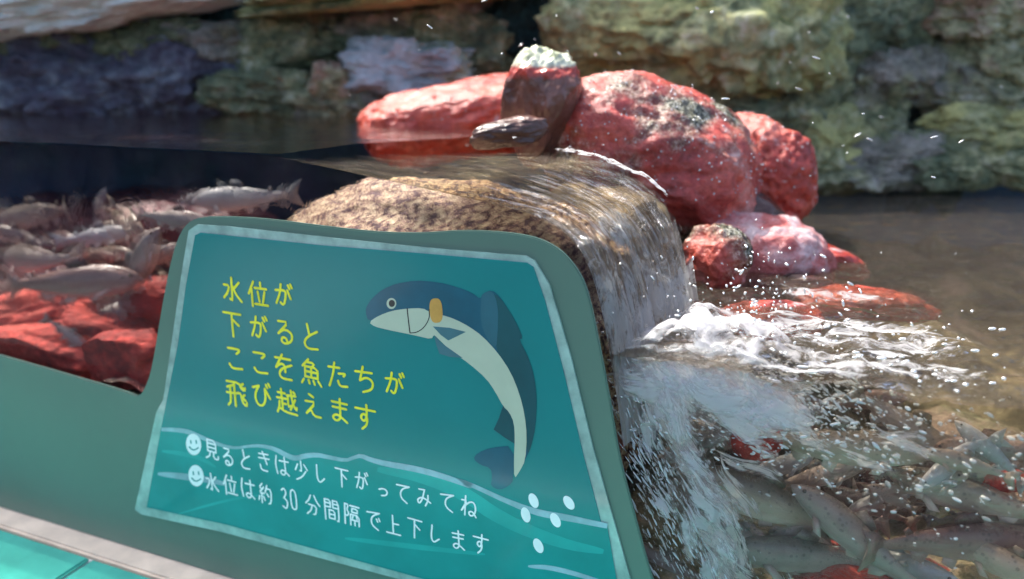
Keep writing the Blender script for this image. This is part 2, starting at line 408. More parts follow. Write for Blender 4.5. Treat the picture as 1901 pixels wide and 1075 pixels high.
top = [gs(x, y, D_PANEL) for x, y in chaikin(top, 2)]
zr = top[-1][1]
outline = [(-2.6, top[0][1])] + top + [(2.6, zr), (2.6, LZ + .001), (-2.6, LZ + .001)]
pan = tag(empty('green_panel', W(0, D_PANEL, .8)), 'sage green panel on the tank glass, rising into a rounded hump behind the sign', 'panel')
plate('panel_sheet', outline, -.0015, D_PANEL, PANEL, pan, .0012)

sign = tag(empty('fish_sign', W(-.2, -.02, .8)), 'teal sign with Japanese writing and a drawing of a leaping fish, on the green panel', 'sign')
def layer(name, px, d, mat, th=.0008, parent=sign, smooth=0, closed=True):
    if smooth: px = chaikin(px, smooth, closed)
    return plate(name, [gs(x, y, d) for x, y in px], d + th, d, mat, parent)
rim = [(350, 428), (366, 417), (420, 420), (600, 440), (800, 461), (975, 475), (992, 484), (1020, 530), (1060, 665), (1100, 830), (1170, 1075), (1205, 1190), (774, 1084), (409, 987), (262, 955), (250, 946), (290, 765), (303, 742), (338, 500)]
layer('acrylic_backing', rim, -.0105, RIM, .003)
face = [(362, 437), (372, 432), (600, 456), (800, 472), (978, 488), (990, 496), (1012, 560), (1046, 690), (1084, 850), (1142, 1070), (1166, 1172), (790, 1076), (420, 974), (272, 942), (298, 800), (330, 640), (345, 530)]
layer('printed_face', face, -.0118, TEAL, .0012)
def Z2(l): return [(640 + x / 2.4425, 500 + y / 2.4425) for x, y in l]
def Z3(l): return [(240 + x / 2.7157, 780 + y / 2.7157) for x, y in l]
def Z4(l): return [(820 + x / 4.526, 840 + y / 4.526) for x, y in l]
crest = Z3([(160, 48), (230, 50), (290, 58), (345, 82), (400, 104), (470, 132), (540, 143), (600, 132), (660, 130), (730, 145), (800, 185), (840, 196), (880, 182), (940, 176), (1000, 188), (1090, 206), (1130, 190), (1165, 180), (1210, 200), (1290, 222), (1400, 240), (1500, 262), (1600, 292), (1750, 345), (1901, 408)])[:-1] + \
        Z4([(150, 240), (300, 300), (480, 385), (600, 435), (700, 475), (850, 520), (980, 540), (1100, 562), (1230, 590), (1390, 622)])
crest = chaikin(crest, 1)
lower_face = crest + [(1160, 1164), (790, 1073), (420, 971), (275, 939), (297, 805)]
layer('water_picture', lower_face, -.0124, TEAL_M, .0006)
def ribbon(pts, wd):
    up, dn = [], []
    for i, (x, y) in enumerate(pts):
        a = pts[max(0, i - 1)]; b = pts[min(len(pts) - 1, i + 1)]
        L_ = math.hypot(b[0] - a[0], b[1] - a[1]) or 1; nx, ny = -(b[1] - a[1]) / L_, (b[0] - a[0]) / L_
        ww = wd(i / (len(pts) - 1)) if callable(wd) else wd
        up.append((x + nx * ww / 2, y + ny * ww / 2)); dn.append((x - nx * ww / 2, y - ny * ww / 2))
    return up + dn[::-1]
layer('wave_crest', ribbon(crest, lambda t: 6 + 5 * t + 2 * math.sin(t * 23)), -.0130, CREST, .0006)
for px, wd, mt in (([(300, 838), (335, 842), (372, 850), (400, 868)], 9, TEAL_L), ([(292, 880), (330, 884), (380, 890), (420, 900)], 12, CREST),
                   ([(330, 955), (380, 940), (440, 925), (500, 918)], 5, TEAL_L), ([(700, 872), (780, 885), (860, 915), (930, 965), (1040, 1010), (1120, 1025)], 26, TEAL_L),
                   ([(640, 1000), (760, 1015), (900, 1030)], 10, TEAL_L), ([(980, 1052), (1030, 1055), (1130, 1085)], 9, CREST)):
    layer('brush_stroke', ribbon(chaikin(px, 2), lambda t: wd * (.25 + .75 * math.sin(math.pi * min(1, max(0, t * .96 + .02))))), -.0129, mt, .0005)

# the painted fish
pic = tag(empty('fish_drawing', sign.location)); pic.parent = sign; pic.location = (0, 0, 0)
class _P: pass
def art(name, px, d, mat, smooth=0, closed=True, th=.0005):
    if smooth: px = chaikin(px, smooth, closed)
    ob = plate(name, [gs(x, y, d) for x, y in px], d + th, d, mat, sign); ob.parent = pic; return ob
body = Z2([(90, 192), (98, 165), (125, 128), (170, 92), (230, 66), (320, 52), (420, 60), (500, 80), (575, 108), (612, 138), (622, 112), (665, 94), (703, 128), (750, 200), (785, 265), (806, 318), (786, 318),
           (830, 400), (858, 490), (869, 600), (862, 720), (845, 800), (825, 850), (795, 900), (765, 956), (770, 860), (790, 700), (770, 560), (700, 440), (560, 310), (420, 240), (250, 220), (105, 242)])
art('fish_back', body, -.0137, F_BLUE, 1)
dark = Z2([(655, 100), (700, 128), (750, 200), (785, 265), (806, 318), (786, 318), (830, 400), (858, 490), (869, 600), (862, 720), (845, 800), (825, 850), (810, 700), (780, 560), (735, 450), (680, 370), (690, 250), (690, 160)])
art('fish_dark_flank', dark, -.0142, F_DARK, 1, th=.0004)
art('dorsal_fin', Z2([(614, 140), (622, 112), (665, 96), (690, 160), (692, 250), (684, 372), (640, 318), (612, 240)]), -.0146, F_MID, 1, th=.0003)
belly = Z2([(104, 242), (150, 212), (210, 190), (280, 180), (350, 178), (378, 195), (440, 210), (500, 230), (560, 262), (620, 305), (690, 380), (750, 470), (790, 570), (812, 660), (823, 760), (816, 870), (790, 920), (765, 956), (764, 860), (768, 780), (765, 700), (742, 650), (715, 625), (680, 560), (640, 500), (560, 430), (480, 375), (430, 328), (400, 298), (390, 320), (330, 306), (260, 291), (190, 277), (130, 262)])
art('fish_belly', belly, -.0147, F_PALE, 1, th=.0004)
art('pectoral_fin', Z2([(395, 262), (470, 268), (545, 287), (465, 326), (430, 300)]), -.0152, F_FIN, 0)
art('pectoral_fin', Z2([(400, 300), (430, 335), (530, 405), (470, 400), (425, 386), (410, 345)]), -.0152, F_FIN, 0)
art('pelvic_fin', Z2([(715, 622), (745, 652), (766, 700), (768, 795), (720, 765), (672, 730), (695, 680)]), -.0144, F_DARK, 0, th=.0003)
art('tail_fin', Z2([(763, 803), (763, 960), (740, 987), (700, 1006), (658, 987), (665, 950), (660, 905), (610, 890), (578, 862), (600, 835), (660, 812)]), -.0144, F_BLUE, 1, th=.0003)
def oval(cx, cy, rx, ry, rot=0, n=28, p=2.0):
    r_ = []
    for i in range(n):
        a = 2 * math.pi * i / n; c_, s_ = math.cos(a), math.sin(a)
        x = rx * math.copysign(abs(c_) ** (2 / p), c_); y = ry * math.copysign(abs(s_) ** (2 / p), s_)
        r_.append((cx + x * math.cos(rot) - y * math.sin(rot), cy + x * math.sin(rot) + y * math.cos(rot)))
    return r_
art('orange_patch', Z2(oval(409, 190, 29, 56, -.08, p=2.8)), -.0153, F_ORANGE)
art('eye_ring', Z2(oval(208, 157, 22, 25)), -.0142, F_PALE, th=.0004)
art('eye_pupil', Z2(oval(209, 157, 14, 16)), -.0147, INK, th=.0004)
art('gill_line', Z2(ribbon([(278, 180), (283, 230), (291, 292)], 5)), -.0152, INK, th=.0004)
art('gill_line', Z2(ribbon(chaikin([(377, 184), (380, 225), (355, 268), (320, 290), (291, 292)], 2), 4)), -.0152, INK, th=.0004)
for x, y, r_ in ((768, 410, -.42), (1065, 428, -.6), (702, 530, -.3), (952, 575, -.5), (808, 790, -.45)):
    layer('water_drop_mark', Z4(oval(x, y, 37, 66, r_, p=2.0)), -.0137, WHITE_INK, .0005)
# bullets: a white disc with a small smiling face
for x, y in ((358, 826), (362.6, 884)):
    b = layer('bullet_disc', oval(x, y, 14, 20, -.15), -.0137, WHITE_INK, .0005)
    for px in (ribbon([(x - 6, y - 8), (x - 5, y - 1)], 2.4), ribbon([(x + 4, y - 8), (x + 5, y - 1)], 2.4), ribbon(chaikin([(x - 9, y + 4), (x - 1, y + 12), (x + 9, y + 6)], 2), 2.4)):
        q = plate('smile_mark', [gs(a, c, -.0141) for a, c in px], -.0138, -.0141, TEAL_M, sign); q.parent = b
# lettering, one mesh for each written line
FRAMEM = Matrix((U, ZV, -N)).transposed()      # text x -> along the sign, y -> up, z -> towards the visitor
rt = random.Random(3)
GLY = {
 '水': 'k.5,0 .5,.95 .38,.86|k.08,.32 .36,.32 .28,.6 .05,.85|k.88,.15 .6,.42|k.52,.3 .68,.62 .98,.9',
 '位': 'k.3,0 .02,.5|k.18,.28 .18,1|k.66,0 .66,.16|k.36,.24 .96,.24|k.5,.38 .56,.78|k.86,.36 .74,.8|k.32,.9 1,.9',
 'が': 'c.05,.32 .55,.26 .64,.38 .55,.85 .42,.94 .32,.84|k.36,.02 .3,.4 .08,.9|k.72,.25 .9,.6|k.76,.02 .84,.16|k.9,-.04 .98,.1',
 '下': 'k.05,.06 .95,.06|k.48,.06 .48,1|k.5,.3 .82,.52',
 'る': 'k.2,.06 .75,.06 .15,.58|c.15,.58 .5,.36 .88,.52 .86,.85 .5,1.02 .26,.92 .34,.72 .56,.76 .6,.95',
 'と': 'k.3,.02 .42,.42|c.88,.25 .35,.48 .08,.75 .3,.98 .9,.92',
 'こ': 'c.12,.1 .82,.1 .86,.18 .64,.3|c.1,.75 .26,.94 .92,.9',
 'を': 'k.1,.16 .85,.14|k.45,0 .12,.55|c.12,.55 .4,.34 .58,.44 .58,.68|c.9,.36 .4,.56 .26,.8 .4,.97 .88,.95',
 '魚': 'k.38,0 .08,.3|k.3,.12 .68,.12 .55,.3|k.2,.3 .2,.72|k.2,.3 .82,.3 .82,.72|k.2,.5 .82,.5|k.5,.3 .5,.72|k.2,.72 .82,.72|k.12,.84 .02,1|k.36,.84 .4,.98|k.6,.84 .66,.98|k.84,.82 .98,1',
 'た': 'k.06,.2 .6,.18|k.36,0 .28,.45 .06,.98|c.55,.42 .9,.38 .78,.5|c.5,.72 .58,.94 .95,.9',
 'ち': 'k.08,.22 .85,.2|k.45,0 .28,.55|c.28,.55 .6,.38 .9,.54 .82,.86 .4,1',
 '飛': 'k.08,.05 .72,.05 .76,.26 .95,.34 .97,.22|k.9,.06 .8,.14|k.8,.2 .92,.26|k.42,.16 .08,.28|k.22,.24 .2,.84 .04,1|k.03,.5 .54,.48|k.44,.14 .42,1|k.58,.46 .74,.46 .78,.8 .96,.96 1,.8|k.92,.5 .82,.58|k.82,.64 .95,.72',
 'び': 'k.08,.2 .42,.1|c.42,.1 .14,.5 .2,.92 .5,1 .72,.72 .74,.2|k.74,.2 .98,.6|k.82,.02 .88,.14|k.96,-.04 1.02,.08',
 '越': 'k.08,.16 .44,.16|k.26,0 .26,.38|k.02,.38 .5,.38|k.28,.4 .28,.82|k.3,.6 .46,.6|k.14,.52 .1,.8 0,.98|k.1,.78 .4,.94 1,.98|k.54,.22 .98,.2|k.58,.22 .58,.72 .7,.64|k.76,0 .8,.5 .97,.82 1,.68|k.95,.36 .68,.8|k.88,.04 .95,.12',
 'え': 'k.4,0 .6,.1|k.2,.32 .75,.3 .1,.95 .45,.62 .6,.92 .95,.92',
 'ま': 'k.12,.18 .88,.16|k.16,.4 .84,.38|c.52,0 .54,.5 .56,.86 .34,1 .12,.86 .34,.68 .6,.78 .9,.96',
 'す': 'k.04,.2 .96,.18|c.56,0 .58,.5 .44,.7 .26,.52 .44,.34 .6,.5 .58,.8 .36,1',
 '見': 'k.2,.02 .2,.6|k.2,.02 .8,.02 .8,.6|k.2,.2 .8,.2|k.2,.4 .8,.4|k.2,.6 .8,.6|k.38,.6 .32,.85 .05,.98|k.62,.6 .62,.92 .95,.95 .96,.78',
 'き': 'k.15,.14 .8,.08|k.12,.36 .88,.3|k.4,0 .72,.6|c.22,.7 .3,.98 .75,.96',
 'は': 'c.12,.04 .02,.5 .14,.96|k.34,.26 .98,.24|c.7,.04 .72,.5 .74,.88 .52,1 .32,.84 .56,.68 .98,.95',
 '少': 'k.5,0 .5,.55 .4,.5|k.26,.18 .06,.5|k.72,.16 .94,.42|c.82,.5 .5,.84 .1,1',
 'し': 'c.25,.02 .18,.75 .42,1.02 .9,.72',
 'っ': 'c.1,.4 .6,.2 1,.45 .82,.85 .35,.95',
 'て': 'k.05,.12 .92,.06|c.92,.06 .36,.3 .32,.75 .8,.98',
 'み': 'k.15,.1 .55,.08|c.55,.08 .36,.7 .12,.95 0,.7 .4,.5 .98,.75|c.8,.35 .8,.65 .6,.98',
 'ね': 'k.28,0 .28,1|k.04,.25 .4,.22 .05,.8|c.05,.8 .45,.3 .82,.2 .98,.55 .88,.88 .62,1 .5,.8 .75,.7 1,.98',
 '約': 'k.3,0 .1,.22 .32,.28|k.42,.16 .06,.52 .44,.48|k.26,.5 .26,1|k.1,.68 .04,.88|k.4,.66 .48,.84|k.66,.04 .52,.4|k.62,.2 .96,.2 .92,.9 .78,.96|k.64,.46 .76,.6',
 '3': 'c.2,.1 .55,-.04 .86,.2 .45,.46|c.45,.46 .95,.62 .7,1.02 .2,.9', '0': 'c.5,0 .12,.1 .12,.9 .5,1 .88,.9 .88,.1 .5,0',
 '分': 'k.36,.02 .26,.25 .02,.48|k.6,0 .75,.25 .98,.45|k.22,.5 .76,.5 .7,.92 .56,.95|k.46,.5 .38,.78 .12,1',
 '間': 'k.06,.02 .06,1|k.06,.02 .42,.02 .42,.36|k.06,.18 .42,.18|k.06,.36 .42,.36|k.58,.36 .58,.02|k.58,.02 .94,.02 .94,1 .84,.96|k.58,.18 .94,.18|k.58,.36 .94,.36|k.32,.5 .32,.9|k.32,.5 .68,.5 .68,.9|k.32,.7 .68,.7|k.32,.9 .68,.9',
 '隔': 'k.06,.02 .06,1|k.06,.02 .3,.04 .18,.28 .32,.46 .2,.6 .1,.56|k.4,.06 .98,.06|k.52,.18 .52,.36|k.52,.18 .86,.18 .86,.36|k.52,.36 .86,.36|k.42,.48 .42,1|k.42,.48 .96,.48 .96,.98|k.58,.54 .54,.66|k.8,.54 .84,.66|k.52,.74 .86,.74|k.69,.74 .69,.98',
 'で': 'k.05,.12 .92,.06|c.92,.06 .36,.3 .32,.75 .8,.98|k.7,.4 .78,.54|k.86,.34 .94,.48',
 '上': 'k.48,0 .48,.92|k.5,.42 .86,.42|k.04,.94 .96,.94'}
def sweep(bm, pts, wd, th, cen, R):
    """a brush stroke: a flattened tube with rounded ends along pts (x right, y up)"""
    L_ = [Vector(p) for p in pts]
    a0 = (L_[0] - L_[1]).normalized(); a1 = (L_[-1] - L_[-2]).normalized()
    rings = [(L_[0] + a0 * wd * .5, .15), (L_[0] + a0 * wd * .38, .65)] + [(p, 1.) for p in L_] + [(L_[-1] + a1 * wd * .38, .65), (L_[-1] + a1 * wd * .5, .15)]
    prev = None
    for i, (p, k) in enumerate(rings):
        a = rings[max(0, i - 1)][0]; b = rings[min(len(rings) - 1, i + 1)][0]; d = (b - a).normalized(); n_ = Vector((-d.y, d.x))
        kk = k * (1 + .12 * noise.noise(Vector((p.x * 900, p.y * 900, 0))))
        ring = [bm.verts.new(cen + R @ Vector((p.x + n_.x * math.cos(t_) * wd / 2 * kk, p.y + n_.y * math.cos(t_) * wd / 2 * kk, math.sin(t_) * th * k))) for t_ in (0, .8, 1.57, 2.35, 3.14, 4.71)]
        if prev:
            for j in range(6): bm.faces.new((prev[j], prev[(j + 1) % 6], ring[(j + 1) % 6], ring[j]))
        prev = ring
def line(chars, mat, h, wsc, wd, d=-.01235):
    bm = bmesh.new()
    for ch, x, y, k in chars:
        c = gp(x, y, d); t = (c - Vector((0, 0, CZ))).length / F; H = h * t
        R = FRAMEM @ Matrix.Rotation(rt.uniform(-.05, .05) - .02, 3, 'Z')
        kx = .5 if ch in '30' else (.8 if ch in 'しここっと' else 1)
        ky = .62 if ch == 'っ' else 1
        if ch == 'っ': kx = .75
        for si, st in enumerate(GLY[ch].split('|')):
            pts = [tuple(float(v) for v in q.split(',')) for q in st[1:].split()]
            pts = chaikin(pts, 3 if st[0] == 'c' else 0)
            if st[0] == 'k': pts = chaikin(pts, 1) if len(pts) > 2 else pts
            pp = [((a - .5) * H * wsc * k * kx + rt.uniform(-.004, .004) * H, (.5 - b) * H * k * ky) for a, b in pts]
            sweep(bm, pp, wd * H, .00022 + .00002 * si, c - sign.location, R)
    bmesh.ops.recalc_face_normals(bm, faces=bm.faces[:])
    return bm_obj('lettering', bm, mat, sign)
Y4 = [
 [('水', 430.6, 539, 1), ('位', 478.7, 547, 1), ('が', 526.4, 548.5, .92)],
 [('下', 432, 602, 1), ('が', 480.5, 608.6, .92), ('る', 528.6, 616.5, .98), ('と', 576.7, 626, 1.1)],
 [('こ', 436, 665.5, 1), ('こ', 482.8, 673.4, 1), ('を', 526.4, 682, 1.05), ('魚', 577.6, 691, 1.05), ('た', 627, 697, 1.05), ('ち', 677, 705, 1.1), ('が', 732.6, 713, .98)],
 [('飛', 438.5, 731, 1.05), ('び', 485, 733.5, .95), ('越', 532, 746, 1.02), ('え', 578.6, 754, 1), ('ま', 630, 762, 1), ('す', 678, 774.6, 1.08)]]
for l in Y4: line(l, YELL, 45, .92, .105)
W2 = [
 [('見', 393, 835, 1), ('る', 423, 848, .9), ('と', 455.4, 853.6, 1), ('き', 490, 857, 1), ('は', 523.5, 864.7, 1), ('少', 559.6, 874, 1), ('し', 594, 880, .95), ('下', 634.7, 886.8, 1), ('が', 671.6, 894, .95),
  ('っ', 711, 912, .9), ('て', 748, 916, 1), ('み', 787, 923, .95), ('て', 831, 933, 1), ('ね', 870, 940, 1.05)],
 [('水', 393, 896, .92), ('位', 427, 901.5, 1), ('は', 460, 907, 1), ('約', 492, 917, 1), ('3', 528, 925.5, 1.05), ('0', 545, 928, 1.05), ('分', 580.6, 938, 1.05), ('間', 616, 947.5, 1.1), ('隔', 653, 956, 1.1),
  ('で', 693.6, 966, 1), ('上', 730, 975, 1.05), ('下', 770, 980.7, 1.05), ('し', 807, 991.7, .95), ('ま', 850.5, 1002.8, 1), ('す', 892, 1010, 1.05)]]
for l in W2: line(l, WHITE_INK, 37, .78, .09)

# ------------------------------------------------------------------ rocks
_ico = {}
def ico(n):
    if n not in _ico:
        bm = bmesh.new(); bmesh.ops.create_icosphere(bm, subdivisions=n, radius=1)
        _ico[n] = ([v.co.copy() for v in bm.verts], [[v.index for v in f.verts] for f in bm.faces]); bm.free()
    return _ico[n]
def rock_mesh(a, b, c, seed, sub=5, blocky=2.6, rough=.16, cut=3, pits=0, taper=0):
    vs, fs = ico(sub); rr = random.Random(seed); off = Vector((rr.uniform(-50, 50), rr.uniform(-50, 50), rr.uniform(-50, 50)))
    planes = []
    for _ in range(cut):
        v = Vector((rr.gauss(0, 1), rr.gauss(0, 1), rr.gauss(0, 1))).normalized(); planes.append((v, rr.uniform(.72, .9)))
    out = []
    for v in vs:
        p = abs(v.x) ** blocky + abs(v.y) ** blocky + abs(v.z) ** blocky
        q = v * (p ** (-1 / blocky))
        for pn, h in planes:
            k = q.dot(pn) - h
            if k > 0: q = q - pn * k * .85
        r_ = 1 + rough * noise.noise(q * 1.1 + off) + rough * .55 * fbm(q * 2.6 + off, 4) + rough * .2 * fbm(q * 8 + off, 4)
        if pits: r_ -= pits * max(0, noise.noise(q * 13 + off) - .15)
        q = q * r_
        if taper: q.x *= 1 - taper * (q.z * .5 + .5); q.y *= 1 - taper * (q.z * .5 + .5)
        out.append((q.x * a, q.y * b, q.z * c))
    me = bpy.data.meshes.new('rock'); me.from_pydata(out, [], fs); me.update(); return me
def rock(name, label, px, py, w_, h_, Y, mat, seed, group=None, dr=.8, roll=0., cat='rock', sub=5, tilt=0., **kw):
    """w_, h_ are the full width and height in photograph pixels at distance Y"""
    k = Y / ray(px, py).y / F
    a, c = w_ / 2 * k, h_ / 2 * k
    b = kw.pop('b', (a + c) / 2 * dr)
    me = rock_mesh(a, b, c, seed, sub, **kw)
    o = link(name, me, mat, None, True)
    o.location = at(px, py, Y); o.rotation_euler = (tilt, roll, 0)
    clamp_glass(o) if Y < 1.3 else None
    return tag(o, label, cat, group)
R_ = math.radians
def clamp_glass(o, dmin=.034, zmax=None):
    mw = Matrix.LocRotScale(o.location, o.rotation_euler, None); inv = mw.inverted(); P0 = Vector((0, G0, 0))
    for v in o.data.vertices:
        p = mw @ v.co; dd = (p - P0).dot(N)
        if dd < dmin: p += N * (dmin - dd + .002 * (dd - dmin)); v.co = inv @ p
PINK = rock_mat('wet_pink_rock', [(.3, (.3, .03, .03)), (.43, (.6, .16, .15)), (.55, (.74, .5, .5)), (.7, (.85, .78, .8))], 14, .4, .2, 85, .012)
REAR_RED = rock_mat('rear_shade_red_rock', [(.3, (.035, .012, .02)), (.5, (.10, .025, .04)), (.7, (.25, .05, .06))], 9, .4, .4, 60, .01)  # rear bed rocks: dimness of the depth put into a darker red
RED_BED = rock_mat('red_bed_rock', [(.28, (.10, .008, .008)), (.43, (.42, .03, .022)), (.55, (.66, .06, .04)), (.72, (.78, .16, .11))], 11, .6, .75, 80, .012)
DAM = rock_mat('dam_stone', [(.3, (.04, .03, .02)), (.45, (.14, .1, .06)), (.56, (.3, .24, .13)), (.7, (.5, .38, .2))], 12, .6, .4, 60, .012)
UPR = (lambda m: m)(rock_mat('wet_dark_stone', [(.3, (.05, .018, .015)), (.5, (.13, .05, .035)), (.7, (.22, .1, .08))], 8, .4, .25, 50, .006))
def lit_top_mat():
    m = M('lit_top_stone'); v = m.coord('Object', (1, 1, 1), False); c = m.n('TexCoord'); sp = m.n('SeparateXYZ'); m.l(c.outputs['Object'], sp.inputs[0])
    n1 = m.noise(v, 30, 5, .6); col = m.ramp(m.noise(v, 14, 5, .6), [(.3, (.05, .018, .015)), (.5, (.13, .05, .035)), (.7, (.22, .1, .08))])
    h = m.math('ADD', m.math('SUBTRACT', sp.outputs[2], m.math('MULTIPLY', sp.outputs[0], .15)), m.math('MULTIPLY', n1, .03))
    col = m.mix(m.step(h, .058, .066), col, (.38, .05, .035))  # red-lit edge below the top, put into the colour
    col = m.mix(m.step(h, .074, .082), col, m.ramp(n1, [(.4, (.3, .32, .18)), (.6, (.62, .62, .48))]))  # lit top of the stone painted in as a pale cap
    return m.done(m.bsdf(col, .25, m.bump(n1, .5, .006)))
UPR = lit_top_mat()
# boulders in the pool
o_b1 = rock('boulder', 'big rounded red boulder with pinkish wet top and dark speckled side, beside the waterfall', 1192, 308, 432, 310, 1.34, RED_SPECK, 11, dr=1.0, roll=R_(16), sub=6, blocky=2.3, rough=.11, cut=2, pits=.07)
o_b2 = rock('boulder', 'smaller bright red pitted boulder leaning on the right end of the big speckled boulder', 1410, 322, 182, 232, 1.46, RED, 22, dr=1.1, roll=R_(-8), sub=6, blocky=2.4, rough=.1, cut=1, pits=.09)
o_b3 = rock('boulder', 'low pinkish red boulder with pale stains, in the upper pool behind the upright stone', 868, 226, 410, 158, 1.62, RED, 35, dr=.8, roll=R_(-9), sub=6, blocky=2.1, rough=.14, cut=3)
rock('upright_stone', 'dark brown upright stone with its lit top coloured as a pale green cap, wedged between two red boulders', 1005, 198, 140, 215, 1.24, UPR, 41, dr=.8, roll=R_(9), sub=6, cat='stone', blocky=2.5, rough=.13, cut=3)
rock('wet_stone', 'small wet brown stone at the foot of the upright stone, at the water line', 942, 247, 150, 52, 1.13, WETDARK, 43, roll=R_(-8), cat='stone', blocky=2.4)
rock('wet_stone', 'dark wet stone wedged under the big speckled boulder', 1335, 395, 230, 130, 1.3, WETDARK, 47, roll=R_(14), cat='stone', blocky=2.4, dr=1)
# the weir
wr = rock_mesh(.30, .21, .24, 5, 6, 2.7, .11, 1, .04)
wo_ = tag(link('weir_rock', wr, SAND, None, True), 'sandy speckled rock under the flowing water just above the fish sign', 'rock')
wo_.location = W(-.165, .235, .902); wo_.rotation_euler = (0, R_(4), math.atan2(U.y, U.x))
rock('dam_rock', 'brown rock forming the weir behind the waterfall', 1105, 470, 250, 250, 1.12, DAM, 51, blocky=3, dr=.8)
rock('dam_rock', 'dark rock holding the upper pool beneath the big boulder', 1240, 500, 280, 260, 1.5, WETDARK, 52, blocky=3, dr=1.2)
o = rock('dam_rock', 'hidden rock closing the upper pool behind the boulders', 1250, 420, 300, 300, 1.85, WETDARK, 53, blocky=3, dr=1.2)
# red rocks breaking the lower pool
g = 'red rocks breaking the surface of the lower pool'
for i, (px, py, w_, h_, Y, m_, sd_, rl, lb) in enumerate([
    (1330, 478, 120, 120, 1.10, RED_SPECK, 61, 10, 'red rock with a dark hollow beneath it, just right of the waterfall'),
    (1418, 488, 250, 175, 1.20, PINK, 62, 12, 'pale pink wet rock in the lower pool below the smaller red boulder'),
    (1440, 415, 110, 60, 1.36, RED, 63, 20, 'orange red rock at the foot of the smaller red boulder'),
    (1535, 480, 150, 56, 1.25, RED, 64, 20, 'orange pointed rock end sticking out to the right of the pale pink rock'),
    (1425, 592, 190, 60, .98, RED, 65, 2, 'dull red rock just under the surface above the foam'),
    (1600, 562, 250, 56, 1.05, RED, 66, 4, 'long flat red rock lying just under the surface, farthest right of the red rocks'),
    (1500, 540, 130, 60, 1.12, WETDARK, 67, 4, 'dark wet rock between the pale pink rock and the long flat red rock')]):
    rock('pool_rock', lb, px, py, w_, h_, Y, m_, sd_, g, roll=R_(rl), blocky=2.4, rough=.2)
# rocks under the upper pool, seen through the glass
g = 'rocks on the bed of the upper pool'
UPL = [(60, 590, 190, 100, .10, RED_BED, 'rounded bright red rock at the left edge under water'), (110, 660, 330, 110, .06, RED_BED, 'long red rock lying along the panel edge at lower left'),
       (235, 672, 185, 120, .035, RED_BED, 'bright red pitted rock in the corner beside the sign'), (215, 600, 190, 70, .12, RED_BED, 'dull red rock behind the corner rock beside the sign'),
       (290, 560, 150, 90, .16, RED_BED, 'reddish rock touching the edge of the sign panel'), (120, 525, 150, 60, .25, REAR_RED, 'dark red rock behind the swimming fish'),
       (330, 430, 220, 120, .42, REAR_RED, 'red rock behind the pale fish at the left of the sign top'), (190, 440, 230, 90, .55, REAR_RED, 'deep red rock among the fish in the middle of the upper pool'),
       (40, 440, 180, 110, .5, REAR_RED, 'maroon rock at the left edge behind the fish'), (420, 400, 200, 80, .6, REAR_RED, 'dark red sloping rock farthest back under water'),
       (300, 385, 230, 70, .8, REAR_RED, 'maroon ridge of rock at the back of the upper pool'), (130, 395, 160, 60, .7, REAR_RED, 'dim red rock near the back at left'), (232, 722, 60, 30, .02, SAND, 'small yellowish pebble in the corner of the glass above the panel')]
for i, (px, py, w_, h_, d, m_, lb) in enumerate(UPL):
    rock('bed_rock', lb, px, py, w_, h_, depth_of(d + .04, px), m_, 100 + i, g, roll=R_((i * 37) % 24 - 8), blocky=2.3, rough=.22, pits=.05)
# rocks under the lower pool
g = 'rocks on the bed of the lower pool'
LPL = [(1405, 805, 100, 95, .07, RED_BED, 'bright red rock surrounded by foam under the water'), (1850, 890, 110, 40, .12, RED_BED, 'small red rock near the right edge under water'),
       (1490, 960, 380, 130, .42, WETDARK, 'dark rock behind the large grey fish'), (1620, 900, 260, 110, .30, WETDARK, 'dark maroon rock behind the crowd of fish'), (1240, 930, 200, 200, .28, GREY, 'grey green rock behind the bubbles beside the sign'),
       (1640, 1080, 330, 90, .10, RED_BED, 'orange red rock at the bottom edge of the picture'), (1830, 960, 280, 140, .34, BROWN, 'brown rock at lower right behind the fish'), (1800, 830, 320, 120, .45, BROWN, 'brown rock below the water line at right'),
       (1330, 1030, 260, 140, .2, GREY, 'grey rock at the bottom edge near the sign')]
for i, (px, py, w_, h_, d, m_, lb) in enumerate(LPL):
    rock('bed_rock', lb, px, py, w_, h_, depth_of(d + .03, px), m_, 150 + i, g, roll=R_((i * 37) % 24 - 8), blocky=2.3, rough=.22, pits=.04)
